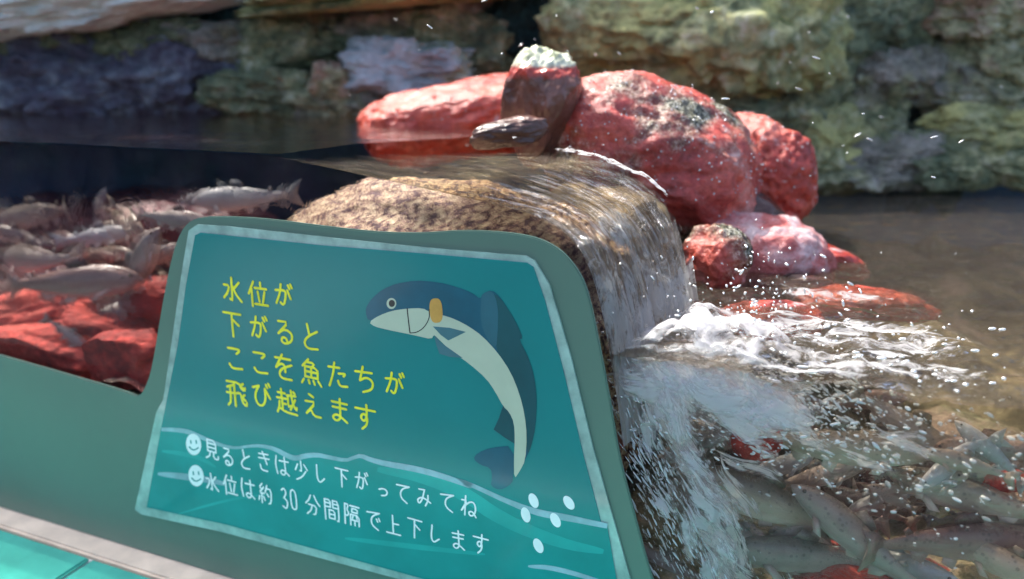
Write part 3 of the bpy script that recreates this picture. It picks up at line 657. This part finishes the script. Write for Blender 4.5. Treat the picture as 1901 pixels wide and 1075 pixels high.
# the rock wall behind the pools
WL = [ # px, py, w, h, Y, material, colour word, rock word
 (160, 5, 440, 70, 2.0, PALE, 'long pale grey slab along the top left of the rock wall'),
 (-160, 20, 300, 120, 2.05, GREY, 'grey rock at the far left end of the pale slab'),
 (60, 72, 190, 60, 2.08, MOSS, 'mossy rock under the left end of the pale slab'),
 (195, 68, 150, 62, 2.10, MOSS, 'mossy rock under the middle of the pale slab'),
 (300, 80, 170, 60, 2.06, MOSS, 'green rock on the dark overhang, third from the left edge'),
 (395, 78, 150, 52, 2.04, GREY, 'pale stained rock at the right end of the dark overhang'),
 (90, 150, 260, 140, 2.08, VIOLET_SHADE, 'bluish purple rock in the shade at the left edge of the wall'),
 (270, 150, 260, 140, 2.12, VIOLET_SHADE, 'dark purple rock in the middle of the shaded overhang'),
 (400, 155, 170, 135, 2.10, VIOLET_SHADE, 'blackish purple rock at the right of the shaded overhang'),
 (-120, 160, 260, 160, 2.1, VIOLET_SHADE, 'purple rock beyond the left edge'),
 (400, 30, 120, 90, 2.22, RECESS_SHADE, 'stone in the gap right of the pale slab, coloured dark teal as shade'),
 (500, 110, 170, 90, 2.06, MOSS, 'moss green rock right of the shaded overhang'),
 (500, 178, 190, 80, 2.02, MOSS, 'mossy rock at the water line right of the shaded overhang'),
 (620, 30, 250, 80, 2.14, GREY, 'grey rock under the top edge left of centre'),
 (610, 95, 200, 80, 2.12, MOSS, 'dark green rock above the bluish stone'),
 (745, 128, 210, 80, 2.0, BLUE, 'pale bluish rock behind the low red boulder'),
 (612, 150, 60, 55, 1.92, BROWN, 'small pale brown stone above the water left of the low red boulder'),
 (640, 190, 150, 60, 1.98, GREY, 'grey rock at the water line left of the low red boulder'),
 (760, 50, 210, 100, 2.10, GREY, 'grey green rock at the top centre'),
 (860, 95, 150, 100, 2.08, MOSS, 'mossy rock behind the upright stone'),
 (700, 0, 420, 26, 1.96, OLIVE, 'thin pale olive ledge along the top centre'),
 (970, 40, 190, 130, 2.26, RECESS_SHADE, 'recessed stone above the upright stone, coloured dark teal as shade'),
 (1130, 60, 200, 170, 2.04, OLIVE, 'olive rock right of the dark recess'),
 (1290, 50, 300, 190, 2.0, OLIVE, 'biggest yellowish olive rock above the big red boulder'),
 (1430, 60, 190, 200, 1.97, OLIVE, 'yellow green rock above the smaller red boulder'),
 (1110, 170, 240, 110, 2.1, OLIVE, 'olive rock just behind the top of the big boulder'),
 (1300, 190, 260, 120, 2.06, OLIVE, 'dull olive rock behind the shoulder of the big boulder'),
 (1450, 200, 170, 120, 2.0, MOSS, 'patchy yellow green rock right of the big boulder'),
 (1520, 260, 130, 110, 1.98, OLIVE, 'olive rock above the smaller red boulder right side'),
 (1480, 320, 200, 60, 2.02, BROWN, 'brown rock at the water line behind the smaller red boulder'),
 (1560, 45, 190, 110, 2.04, MOSS, 'dark mossy rock at the top right of centre'),
 (1660, 40, 150, 100, 2.06, MOSS, 'green rock left of the brown corner rock'),
 (1560, 130, 150, 80, 2.06, MOSS, 'round green rock under the dark mossy rock'),
 (1650, 140, 140, 90, 2.02, GREY, 'grey slanting stone left of the dark recess'),
 (1545, 205, 90, 90, 2.03, BROWN, 'reddish brown stone in the right part of the wall'),
 (1610, 225, 120, 110, 2.04, MOSS, 'mossy stone left of the dark recess, middle height'),
 (1600, 300, 190, 90, 2.0, GREY, 'greyish wet stone at the water line left of the dark recess'),
 (1715, 210, 110, 270, 2.24, RECESS_SHADE, 'tall stone deep in the recess at right, coloured dark as shade'),
 (1820, 25, 210, 90, 2.02, BROWN, 'reddish brown rock in the top right corner'),
 (1800, 110, 150, 90, 2.04, GREY, 'grey rock under the brown corner rock'),
 (1890, 100, 130, 90, 2.0, BROWN, 'pale brown rock at the right edge near the top'),
 (1830, 180, 200, 80, 2.03, GREY, 'layered grey rock at the right edge'),
 (1850, 245, 220, 90, 2.0, OLIVE, 'olive grey rock at the right edge'),
 (1770, 290, 150, 90, 1.98, MOSS, 'mossy rock at the water line right of the dark recess'),
 (1870, 310, 170, 70, 1.96, MOSS, 'green rock at the water line at the right edge'),
 (2020, 60, 220, 160, 2.05, GREY, 'grey rock past the right edge, upper'), (2040, 220, 240, 200, 2.05, MOSS, 'mossy rock past the right edge, lower'),
]
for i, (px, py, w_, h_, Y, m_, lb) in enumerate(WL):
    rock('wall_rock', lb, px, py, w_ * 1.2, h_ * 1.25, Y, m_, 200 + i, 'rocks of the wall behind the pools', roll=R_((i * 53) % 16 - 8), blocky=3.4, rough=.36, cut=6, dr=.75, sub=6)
# upper courses of the wall, above the picture
for i in range(9):
    px = -300 + i * 300
    rock('wall_rock', 'top course rock of the wall above the picture', px, -110 - (i % 3) * 20, 340, 210, 2.1, (GREY, MOSS, OLIVE)[i % 3], 300 + i, 'top course of the rock wall', blocky=3.0, rough=.26, cut=5, dr=.7)

# ------------------------------------------------------------------ water
def upw(a, b):
    d = .0195 + b * 1.6
    e = SE + max(0, (d - .2)) * .55
    s = -2.4 + (1 - (1 - a) ** 1.6) * (e + 2.4)
    p = W(s, d, 0)
    p.z = ZU + .0012 * noise.noise(Vector((p.x * 9, p.y * 16, 3))) + .0006 * fbm(Vector((p.x * 30, p.y * 50, 1)), 2)
    if b == 0: p.z += .0025
    elif b < .02: p.z += .0008
    return p
front = [(505, 291), (560, 301), (620, 313), (700, 331), (780, 348), (860, 366), (940, 384), (1000, 401), (1050, 430), (1085, 472), (1110, 540), (1130, 640), (1146, 740), (1158, 830)]
FR = [W(*(lambda q: (q[0], .0195, q[1]))(gs(x, y, .02))) for x, y in chaikin(front, 2)]
SE = gs(505, 291, .02)[0]
rear = [(905, 283, 1.06), (960, 284, 1.055), (1010, 284, 1.045), (1060, 285, 1.04), (1105, 296, 1.02), (1150, 312, .995), (1200, 338, .97), (1240, 372, .95), (1262, 420, .935), (1276, 470, .93), (1286, 530, .925), (1292, 590, .915), (1296, 640, .90), (1300, 690, .89)]
RR = [at(x, y, Y) for x, y, Y in [(lambda a_, b_, t_: tuple(a_[j] + (b_[j] - a_[j]) * t_ for j in range(3)))(rear[min(int(i / 3), 12)], rear[min(int(i / 3) + 1, 13)], (i / 3) - int(i / 3) if i < 39 else 1) for i in range(40)]]
def samp(L_, t):
    k = t * (len(L_) - 1); i = min(int(k), len(L_) - 2); return L_[i].lerp(L_[i + 1], k - i)
def arclen(L_, n=120):
    c = [0]
    for i in range(1, len(L_)): c.append(c[-1] + (L_[i] - L_[i - 1]).length)
    out = []
    for k in range(n + 1):
        t = c[-1] * k / n; i = 0
        while i < len(c) - 2 and c[i + 1] < t: i += 1
        out.append(L_[i].lerp(L_[i + 1], (t - c[i]) / max(1e-9, c[i + 1] - c[i])))
    return out
FR, RR = arclen(FR), arclen(RR)
def fall_pt(a, b, lift=0., amp=1., seed=0):
    p = samp(FR, a).lerp(samp(RR, a), b)
    q = Vector((b * 11 + seed, a * 2.2, seed)); st = noise.fractal(q, .8, 2.1, 4)
    gq = Vector((b * 5 + seed, a * 5, 4 + seed)); st2 = noise.noise(gq)
    k = (.0018 + .013 * max(0, a - .35)) * amp
    out = (U * .6 + ZV * .5 - N * .3) if a > .6 else ZV
    edge = min(1, b * 8)
    p = p + out * (k * (st * 1.1 + st2 * .7) + lift) * edge
    return p
tag(sheet('upper_water', upw, 150, 110, WATER_UP), kind='structure')
tag(sheet('waterfall', lambda a, b: fall_pt(a, b), 220, 150, FALL), kind='structure')
tag(sheet('waterfall_strands', lambda a, b: fall_pt(.30 + a * .7, b, .006 + .004 * noise.noise(Vector((a * 4, b * 9, 9))), 1.4, 5), 200, 140, STRAND), kind='structure')
IMP = W(.27, .10, ZL)
def ripple(p):
    r_ = (p - Vector((IMP.x, IMP.y, p.z))).length
    k = math.exp(-(r_ / .22) ** 2)
    z = (.007 + .012 * k) * (fbm(Vector((p.x * 11, p.y * 20, 2)), 4)) + .0018 * noise.noise(Vector((p.x * 30, p.y * 45, 5)))
    z += .004 * k * math.sin(r_ * 70)
    return z
def lowp(a, b):
    d = .0195 + (b ** 1.25) * 1.75; s = .10 + (a ** 1.2) * 2.4
    if d > .45: s -= min(.35, (d - .45) * .9) * (1 - a)
    p = W(s, d, ZL); p.z += ripple(p); return p
tag(sheet('lower_water', lowp, 300, 220, WATER_LOW), kind='structure')

# the body of water standing against the glass: a wavering interface that bends what is seen through it
def skirt_mat(name, tint, bsc, bst, bd, ior, cloud=0., murk=.1, mcol=(.3, .24, .22)):
    m = M(name); v = m.coord('Object', (1, 1, 1), False)
    nb = m.bump(m.noise(v, bsc, 4, .6, 1.5), bst, bd)
    rf = m.n('BsdfRefraction'); rf.inputs['IOR'].default_value = ior; rf.inputs['Roughness'].default_value = .04; rf.inputs[0].default_value = (*tint, 1); m.l(nb, rf.inputs['Normal'])
    tr = m.n('BsdfTransparent'); tr.inputs[0].default_value = (*tint, 1)
    df = m.n('BsdfDiffuse'); df.inputs[0].default_value = (*mcol, 1)
    mk = m.math('MULTIPLY', m.step(m.noise(v, 12, 5, .6, 1.), .35, .65), murk)
    return m.done(m.mixs(mk, m.mixs(cloud, tr.outputs[0], rf.outputs[0]), df.outputs[0]))
SK_UP = skirt_mat('still_water_body', (.82, .78, .80), 18, .45, .012, 1.07, .4, .14, (.16, .1, .12))
SK_LOW = skirt_mat('churned_water_body', (.98, .94, .9), 26, .8, .018, 1.12, .3, .07, (.4, .32, .28))
def sk(s0, s1, zt, z0):
    def f(a, b):
        s = s0 + (s1 - s0) * a; zt_ = zt(s); return W(s, .031, z0 + (zt_ - z0) * b)
    return f
def zfront(s):
    if s <= SE: return ZU
    for p, q in zip(FR, FR[1:]):
        sp_, sq_ = (p - Vector((0, G0, 0))).dot(U), (q - Vector((0, G0, 0))).dot(U)
        if sp_ <= s <= sq_: return p.z + (q.z - p.z) * (s - sp_) / max(1e-6, sq_ - sp_)
    return ZL
tag(sheet('upper_water_body', sk(-2.5, .09, lambda s: zfront(s) - .001, .72), 160, 30, SK_UP), kind='structure')
tag(sheet('lower_water_body', sk(.145, 2.5, lambda s: ZL + ripple(W(s, .0205, ZL)) - .001, .66), 200, 30, SK_LOW), kind='structure')

# foam where the fall lands
def foam_pt(a, b, rx, ry, hh, seed, c):
    th = 2 * math.pi * a; r_ = b ** .8
    e = 1 + .35 * noise.noise(Vector((math.cos(th) * 2, math.sin(th) * 2, seed)))
    p = c + U * (math.cos(th) * rx * r_ * e) + N * (math.sin(th) * ry * r_ * e)
    q = W(0, 0, 0); dd = (p - Vector((0, G0, 0))).dot(N)
    if dd < .021: p += N * (.021 - dd)
    lump = .6 + .7 * abs(fbm(Vector((p.x * 15, p.y * 15, seed)), 3)) + .7 * noise.noise(Vector((p.x * 8, p.y * 8, seed + 3)))
    p.z = ZL + ripple(p) * .6 + hh * max(0, 1 - r_ ** 2) * lump - .006 * r_ ** 4 + .003
    return p
def foam(name, s, d, rx, ry, hh, seed, mat=FOAM):
    c = W(s, d, 0)
    return sheet(name, lambda a, b: foam_pt(a, b, rx, ry, hh, seed, c), 150, 60, mat)
fo = foam('foam', .20, .05, .13, .09, .042, 3)
def strip(a, b, wd, hh, seed):
    def f(u, v):
        p = samp(RR, a + (b - a) * u) + (U * .35 - N) * (v - .35) * wd * (.6 + .6 * math.sin(3.1 * u)) ; p.z += .002 + hh * math.sin(math.pi * v) * (.5 + abs(fbm(p * 30 + Vector((seed, 0, 0)), 3)))
        return p
    return sheet('foam', f, 90, 14, STRIP)
parts = [fo, strip(.12, .62, .055, .008, 2), foam('foam', .36, .17, .20, .11, .012, 7, FOAMS), foam('foam', .22, .13, .10, .08, .028, 9), foam('foam', .20, .022, .12, .045, .022, 23), foam('foam', .30, .03, .10, .035, .012, 27), foam('foam', .33, .06, .10, .05, .02, 19), foam('foam', .42, .08, .10, .04, .008, 12, FOAMS), foam('foam', .33, .34, .14, .04, .012, 15, FOAMS)]
def join(name, obs, label, kind='stuff'):
    bm = bmesh.new(); mats = []
    for ob in obs:
        for m_ in ob.data.materials:
            if m_ not in mats: mats.append(m_)
    for ob in obs:
        me = ob.data; me.transform(ob.matrix_basis)
        n0 = len(bm.faces); bm.from_mesh(me); bm.faces.ensure_lookup_table()
        ix = mats.index(me.materials[0])
        for f in bm.faces[n0:]: f.material_index = ix
        bpy.data.objects.remove(ob)
    return tag(bm_obj(name, bm, mats, None, True), label, None, None, kind)
# wisps of air under the water, drifting away from the fall
def wisp(s, d, z, L_, hgt, ang, seed, mat=None):
    du = U * math.cos(ang) + ZV * math.sin(ang); dv = -U * math.sin(ang) + ZV * math.cos(ang)
    def f(a, b):
        x, y = (a - .5) * L_, (b - .5) * hgt * (1 - .5 * abs(2 * a - 1))
        p = W(s, d, z) + du * x + dv * y
        o_ = .03 * fbm(Vector((x * 12 + seed, y * 14, seed)), 4)
        p += N * o_ + dv * (.02 * fbm(Vector((x * 9, y * 3, seed + 5)), 3))
        dd = (p - Vector((0, G0, 0))).dot(N)
        if dd < .0215: p += N * (.0215 - dd + .0004 * (seed % 7))
        if mat and dd > .0285: p -= N * (dd - .0285) * .7
        if p.z > ZL - .002: p.z = ZL - .002
        return p
    return sheet('w', f, 60, 36, mat or WISP)
wr_ = random.Random(5)
for i in range(9):
    s_ = .16 + .011 * i
    parts.append(wisp(s_, .024 + wr_.uniform(0, .09), ZL - .022 - wr_.uniform(0, .035 + .05 * math.exp(-((s_ - .24) / .08) ** 2)), wr_.uniform(.1, .2), wr_.uniform(.06, .12), wr_.uniform(-.6, 0), i * 3.1))
for i in range(10):
    parts.append(wisp(.165 + .010 * i, .028 + .012 * (i % 5), .97 - .026 * i, .17, .06, -1.2 + .05 * i, 40 + i * 2.7, STREAK))
for i in range(26):
    t_ = wr_.random(); q = gs(1155 + 110 * t_, 730 + 330 * t_, .03)
    parts.append(wisp(q[0] + .015 + wr_.random() * (.05 + .06 * t_), .022 + wr_.random() * .03, q[1], wr_.uniform(.06, .15), wr_.uniform(.025, .05), wr_.uniform(-1.25, -.7), 80 + i * 1.7, STREAK))
for i in range(12):
    parts.append(wisp(.155 + .012 * i, .0215 + .002 * (i % 4), ZL - .014 - wr_.uniform(0, .034), .13, .08, wr_.uniform(-.5, -.1), 220 + i * 1.9, CLOUD))
for i in range(16):
    parts.append(wisp(wr_.uniform(.22, .42), .024 + wr_.random() * .08, ZL - wr_.uniform(.03, .12), wr_.uniform(.05, .12), wr_.uniform(.015, .04), wr_.uniform(-.6, .1), 140 + i * 1.7, STREAK))
join('foam', parts, 'white foam churned up at the foot of the waterfall')
# bubbles: many small balls of air
def blobs(name, spots, mat, label, sub=2):
    vs, fs = ico(sub); V, Fc = [], []
    for p, r_, st, dr_ in spots:
        q = dr_.to_track_quat('X', 'Z').to_matrix(); n0 = len(V)
        V += [p + q @ Vector((v.x * r_ * st, v.y * r_, v.z * r_)) for v in vs]
        Fc += [[i + n0 for i in f] for f in fs]
    me = bpy.data.meshes.new(name); me.from_pydata(V, [], Fc)
    return tag(link(name, me, mat, None, True), label, None, None, 'stuff')
rb = random.Random(21); sp = []
def addb(n, s_, d_, z_, ss, dd_, zz, r0, r1, st=1.6, dirv=None):
    for _ in range(n):
        s = rb.gauss(s_, ss); d = abs(rb.gauss(0, dd_)) + d_; z = rb.gauss(z_, zz)
        if z > ZL - .003: z = ZL - .003 - rb.random() * .05
        p = W(s, max(.023, d), z)
        dv = (dirv or (U + ZV * rb.uniform(-1, .6) + N * rb.uniform(-.5, .5))).normalized()
        sp.append((p, r0 * (r1 / r0) ** (rb.random() ** 1.8), rb.uniform(1, st), dv))
addb(1500, .20, .025, .96, .05, .06, .035, .0004, .0016, 5)
addb(900, .28, .025, .965, .06, .06, .03, .0004, .0018, 5)
for i in range(14):      # the stream of bubbles running down beside the sign
    t_ = i / 13; q = gs(1150 + 105 * t_, 745 + 320 * t_, .025)
    addb(80, q[0] + .015, .024, q[1], .016 + .018 * t_, .03, .018, .0004, .0013, 9, U * rb.uniform(.4, .9) - ZV)
addb(420, .40, .024, .93, .09, .03, .04, .0006, .0026, 3)
blobs('bubbles', sp, BUBBLE, 'air bubbles swirling in the water beside and below the waterfall')
# droplets thrown up and white beads standing in for wet glints on the rocks
sp = []
for _ in range(260):
    a_ = rb.uniform(0, 2 * math.pi); r_ = abs(rb.gauss(0, .12))
    p = W(.25 + math.cos(a_) * r_, max(.03, .11 + math.sin(a_) * r_ * .8), ZL + .02 + abs(rb.gauss(0, .045)))
    sp.append((p, rb.uniform(.0004, .0015), rb.uniform(1, 3.2), Vector((rb.gauss(0, 1), rb.gauss(0, 1), rb.gauss(0, 1) + .3)).normalized()))
for _ in range(45):
    px, py, Y = rb.uniform(640, 1860), rb.uniform(0, 330), rb.uniform(.8, 1.5)
    if px < 1000 and rb.random() < .5: px += 500
    sp.append((at(px, py, Y), rb.uniform(.0005, .0013), rb.uniform(1, 6), Vector((rb.choice((-1, 1)), 0, rb.uniform(-.8, .8))).normalized()))
for _ in range(160):     # white beads put in as glints where drops fall on the lower pool
    px, py = rb.uniform(1180, 1880), rb.uniform(600, 760)
    r = ray(px, py); t_ = (ZL + .006 - CZ) / r.z; p = Vector((0, 0, CZ)) + r * t_
    if (p - Vector((0, G0, 0))).dot(N) > .03: sp.append((p, rb.uniform(.0006, .0024), rb.uniform(1, 2.5), Vector((1, rb.uniform(-.4, .4), .1)).normalized()))
for ob, n_ in ((o_b1, 420), (o_b2, 120), (o_b3, 60)):
    mw = Matrix.LocRotScale(ob.location, ob.rotation_euler, None); vv = ob.data.vertices; k_ = 0
    while k_ < n_:
        v = vv[rb.randrange(len(vv))]; nn = mw.to_3x3() @ v.normal; p = mw @ v.co
        if nn.y > .2 or nn.z < -.3: continue
        k_ += 1; sp.append((p + nn * .0006, rb.uniform(.0005, .0015), rb.uniform(1, 2), Vector((rb.gauss(0, 1), 0, rb.gauss(0, 1))).normalized()))
blobs('droplets', sp, DROP, 'water droplets flying around the waterfall, and white beads standing in for glints')

# ------------------------------------------------------------------ fish
def fish_mesh(L_, bend, seed, deep=.24):
    """one continuous body with its fins, head towards +X, bent sideways along a curve"""
    rr = random.Random(seed); bm = bmesh.new(); NS, NR = 22, 16
    prof = [(0, .02), (.03, .30), (.08, .52), (.16, .76), (.28, .96), (.4, 1.0), (.55, .88), (.7, .62), (.82, .38), (.9, .27), (.95, .26)]
    def pr(t):
        for (a, x), (b, y) in zip(prof, prof[1:]):
            if t <= b: k = (t - a) / (b - a); k = k * k * (3 - 2 * k) * .5 + k * .5; return x + (y - x) * k
        return prof[-1][1]
    def spine(t): return Vector(((.5 - t) * L_, bend * L_ * .5 * math.sin(t * 3.4 - .6) * t, 0))
    rings = []
    for i in range(NS + 1):
        t = i / NS * .95; c = spine(t); tn = (spine(t + .01) - spine(t - .01)).normalized(); sd_ = Vector((-tn.y, tn.x, 0))
        hh = pr(t) * L_ * deep / 2; ww = hh * (.62 if t < .6 else .62 - (t - .6) * .9)
        rings.append([bm.verts.new(c + sd_ * math.cos(2 * math.pi * j / NR) * ww + Vector((0, 0, 1)) * (math.sin(2 * math.pi * j / NR) * hh * (1.05 if j > NR / 2 else 1) - .02 * L_ * max(0, .15 - t) * 4)) for j in range(NR)])
    for i in range(NS):
        for j in range(NR): bm.faces.new((rings[i][j], rings[i][(j + 1) % NR], rings[i + 1][(j + 1) % NR], rings[i + 1][j]))
    bm.faces.new(rings[0][::-1]); bm.faces.new(rings[-1])
    def fin(pts, thick=.004, side=0.):
        a, b = [], []
        for t, z, y in pts:
            c = spine(t); tn = (spine(t + .01) - spine(t - .01)).normalized(); sd_ = Vector((-tn.y, tn.x, 0))
            base = c + Vector((0, 0, z * L_)) + sd_ * y * L_
            a.append(bm.verts.new(base + sd_ * thick * L_)); b.append(bm.verts.new(base - sd_ * thick * L_))
        n_ = len(a); bm.faces.new(a); bm.faces.new(b[::-1])
        for i in range(n_): bm.faces.new((a[i], b[i], b[(i + 1) % n_], a[(i + 1) % n_]))
    d = deep / 2
    fin([(.92, d * .2, 0), (1.0, d * .75, 0), (1.1, d * 1.15, 0), (1.055, d * .3, 0), (1.045, 0, 0), (1.06, -d * .3, 0), (1.1, -d * 1.15, 0), (1.0, -d * .75, 0), (.92, -d * .2, 0)])
    fin([(.38, d * .9, 0), (.43, d * 1.55, 0), (.5, d * 1.45, 0), (.55, d * 1.15, 0), (.54, d * .8, 0)])
    fin([(.76, d * .4, 0), (.8, d * .8, 0), (.83, d * .65, 0), (.81, d * .35, 0)])
    fin([(.66, -d * .6, 0), (.7, -d * 1.25, 0), (.76, -d * .9, 0), (.78, -d * .45, 0)])
    fin([(.5, -d * .85, .01), (.54, -d * 1.4, .03), (.6, -d * 1.1, .02), (.58, -d * .75, .01)])
    for s_ in (-1, 1): fin([(.22, -d * .5, s_ * d * .5), (.29, -d * .95, s_ * d * 1.05), (.35, -d * .9, s_ * d * 1.1), (.27, -d * .4, s_ * d * .6)])
    nb_ = len(bm.faces)
    bm.faces.ensure_lookup_table()
    for s_ in (-1, 1):
        c = spine(.085); r_ = L_ * .014
        v0 = bmesh.ops.create_uvsphere(bm, u_segments=10, v_segments=6, radius=r_, matrix=Matrix.Translation(c + Vector((0, s_ * L_ * deep * .5 * .53 * .62 * .88, L_ * deep * .12))))['verts']
        for v in v0:
            for f in v.link_faces: f.material_index = 1
    bmesh.ops.recalc_face_normals(bm, faces=bm.faces[:])
    me = bpy.data.meshes.new('fish'); bm.to_mesh(me); bm.free(); return me
def fish(px, py, Lpx, d, ang, mat, bend, seed, lb, grp, deep=.24, flip=1, yaw=0., mouth=0):
    """ang: heading in the picture, degrees anticlockwise from pointing right; flip -1 swims to the left"""
    Y = depth_of(d + .03, px); k = Y / ray(px, py).y / F
    me = fish_mesh(Lpx * k, bend, seed, deep)
    o = link('fish', me, [mat, EYE], None, True)
    o.location = at(px, py, Y)
    ux = Vector((1, -.25, 0)).normalized() if True else U
    a = R_(ang); X = ux * math.cos(a) + ZV * math.sin(a)
    X = (Matrix.Rotation(yaw, 3, 'Z') @ X)
    up = ZV if abs(math.sin(a)) < .93 else Vector((1, 0, 0))
    Yv = up.cross(X).normalized(); Zv = X.cross(Yv)
    o.rotation_euler = Matrix((X, Yv, Zv)).transposed().to_euler()
    clamp_glass(o)
    return tag(o, lb, 'fish', grp)
GU = 'fish swimming in the upper pool'
for i, a in enumerate([
    (450, 366, 190, .30, 184, FISH_C, .2, 'bright silver fish just under the surface at the crest of the weir'),
    (55, 400, 190, .34, 190, FISH_A, -.3, 'pale fish with raised tail at the left edge, topmost of the school'),
    (182, 388, 90, .42, 62, FISH_C, .2, 'small pale fish seen almost upright behind the school'),
    (180, 440, 150, .24, 8, FISH_C, .3, 'silvery fish in the middle of the school below the upright one'),
    (75, 478, 235, .14, 186, FISH_A, .2, 'grey fish heading left, second row of the school'),
    (150, 520, 260, .09, 4, FISH_D, -.2, 'large brown fish with raised back fin heading right'),
    (255, 500, 190, .12, 58, FISH_A, .3, 'pale fish rising diagonally beside the sign'),
    (270, 455, 150, .22, 140, FISH_B, -.3, 'brownish fish turning behind the rising one beside the sign'),
    (225, 560, 150, .13, 170, FISH_D, .2, 'brown fish just above the red rocks'),
    (128, 622, 95, .045, -38, FISH_A, .2, 'small grey fish nosing down between the red rocks'),
    (15, 535, 150, .2, 10, FISH_D, .2, 'dark brown fish at the left edge above the red rocks'),
    (330, 520, 120, .3, 20, FISH_A, .2, 'grey fish half hidden by the sign panel')]):
    px, py, Lp, d, an, m_, bd, lb = a
    fish(px, py, Lp, d, an, m_, bd, i + 1, lb, GU, yaw=(.25, -.2, .1)[i % 3])
rf_ = random.Random(12)
for i, (px, py, lb) in enumerate([
    (20, 440, 'small fish at the left edge under the fish with the raised tail'), (110, 440, 'small fish close behind the grey fish of the second row'),
    (235, 405, 'far dim fish between the upright one and the sign'), (310, 470, 'dull fish against the sign edge, high in the school'),
    (60, 515, 'dull fish under the grey fish heading left'), (205, 470, 'dull fish in the thick of the school under the silvery one'),
    (300, 590, 'little fish tucked in beside the sign above the corner rock'), (170, 585, 'little fish over the red rocks in the middle'),
    (95, 560, 'small pale fish resting on the red rocks at left'), (330, 405, 'far dim fish left of the sign top')]):
    fish(px, py, rf_.uniform(100, 165), rf_.uniform(.1, .4), rf_.choice((0, 180)) + rf_.uniform(-18, 18), (FISH_A, FISH_D, FISH_B)[i % 3], rf_.uniform(-.4, .4), 30 + i, lb, GU, yaw=rf_.uniform(-.5, .5))
GL_ = 'fish crowding in the lower pool'
for i, a in enumerate([
    (1420, 925, 330, .07, 158, FISH_B, .15, 'largest grey green fish crossing the lower pool diagonally, head towards the sign'),
    (1560, 820, 300, .10, 4, FISH_B, -.25, 'olive fish curving under the water line'),
    (1690, 800, 240, .13, -32, FISH_B, .3, 'olive fish diving to the right behind the curved one'),
    (1800, 925, 290, .09, 176, FISH_B, -.2, 'pale olive fish heading left near the right edge'),
    (1790, 1010, 330, .06, 2, FISH_D, .15, 'brown fish along the bottom right corner'),
    (1590, 990, 280, .05, 150, FISH_A, .2, 'grey fish below the dark gap in the school'),
    (1500, 1040, 300, .05, 172, FISH_A, -.2, 'grey fish along the bottom edge'),
    (1290, 965, 240, .09, 118, FISH_B, .2, 'dull green fish rising steeply beside the bubbles'),
    (1375, 1000, 230, .05, 150, FISH_A, .2, 'pale fish with dark back below the largest fish'),
    (1480, 760, 150, .12, 140, FISH_D, .3, 'small brown fish turning below the foam'),
    (1600, 745, 160, .16, 10, FISH_D, .2, 'dark brown fish just under the water line'),
    (1520, 880, 170, .16, 30, FISH_A, -.3, 'grey fish in the dark middle of the school'),
    (1700, 900, 200, .14, 62, FISH_D, .3, 'brown fish rising behind the pale olive one'),
    (1850, 830, 220, .12, 195, FISH_D, .2, 'brown fish at the right edge below the water line'),
    (1840, 965, 200, .12, 12, FISH_A, .2, 'grey fish at the right edge between two brown ones'),
    (1650, 1050, 240, .07, 8, FISH_C, .2, 'silver fish above the orange rock at the bottom'),
    (1740, 860, 150, .2, 150, FISH_A, -.2, 'thin grey fish deep in the school'),
    (1440, 870, 150, .14, 35, FISH_C, .3, 'small silver fish right of the foam covered red rock'),
    (1240, 1045, 200, .05, 160, FISH_A, .2, 'grey fish at the bottom beside the sign corner'),
    (1890, 1055, 240, .05, 172, FISH_B, .1, 'olive fish in the bottom right corner')]):
    px, py, Lp, d, an, m_, bd, lb = a
    fish(px, py, Lp, d, an, m_, bd, i + 51, lb, GL_, yaw=(.3, -.25, .1, -.4)[i % 4])

SPOT = ['beside the bubbles', 'under the foam', 'below the water line', 'among the dark rocks', 'in front of the dark gap', 'above the bottom rocks', 'near the orange rock', 'at the right edge']
KIND = ['grey', 'brown', 'olive', 'pale', 'dull', 'small']
for i in range(34):
    px, py = 1290 + (i * 0.618 % 1) * 590, 800 + ((i * 0.381 + .1) % 1) * 255
    fish(px, py, rf_.uniform(90, 190), rf_.uniform(.03, .22), rf_.choice((0, 180)) + rf_.uniform(-50, 50), (FISH_A, FISH_B, FISH_D, FISH_B, FISH_C)[i % 5], rf_.uniform(-.5, .5), 90 + i,
         'small %s fish in the crowd, %s percent across and %s percent down the picture' % (('grey', 'olive', 'brown', 'olive', 'silver')[i % 5], round(px / 19.01), round(py / 10.75)), GL_, yaw=rf_.uniform(-.6, .6))
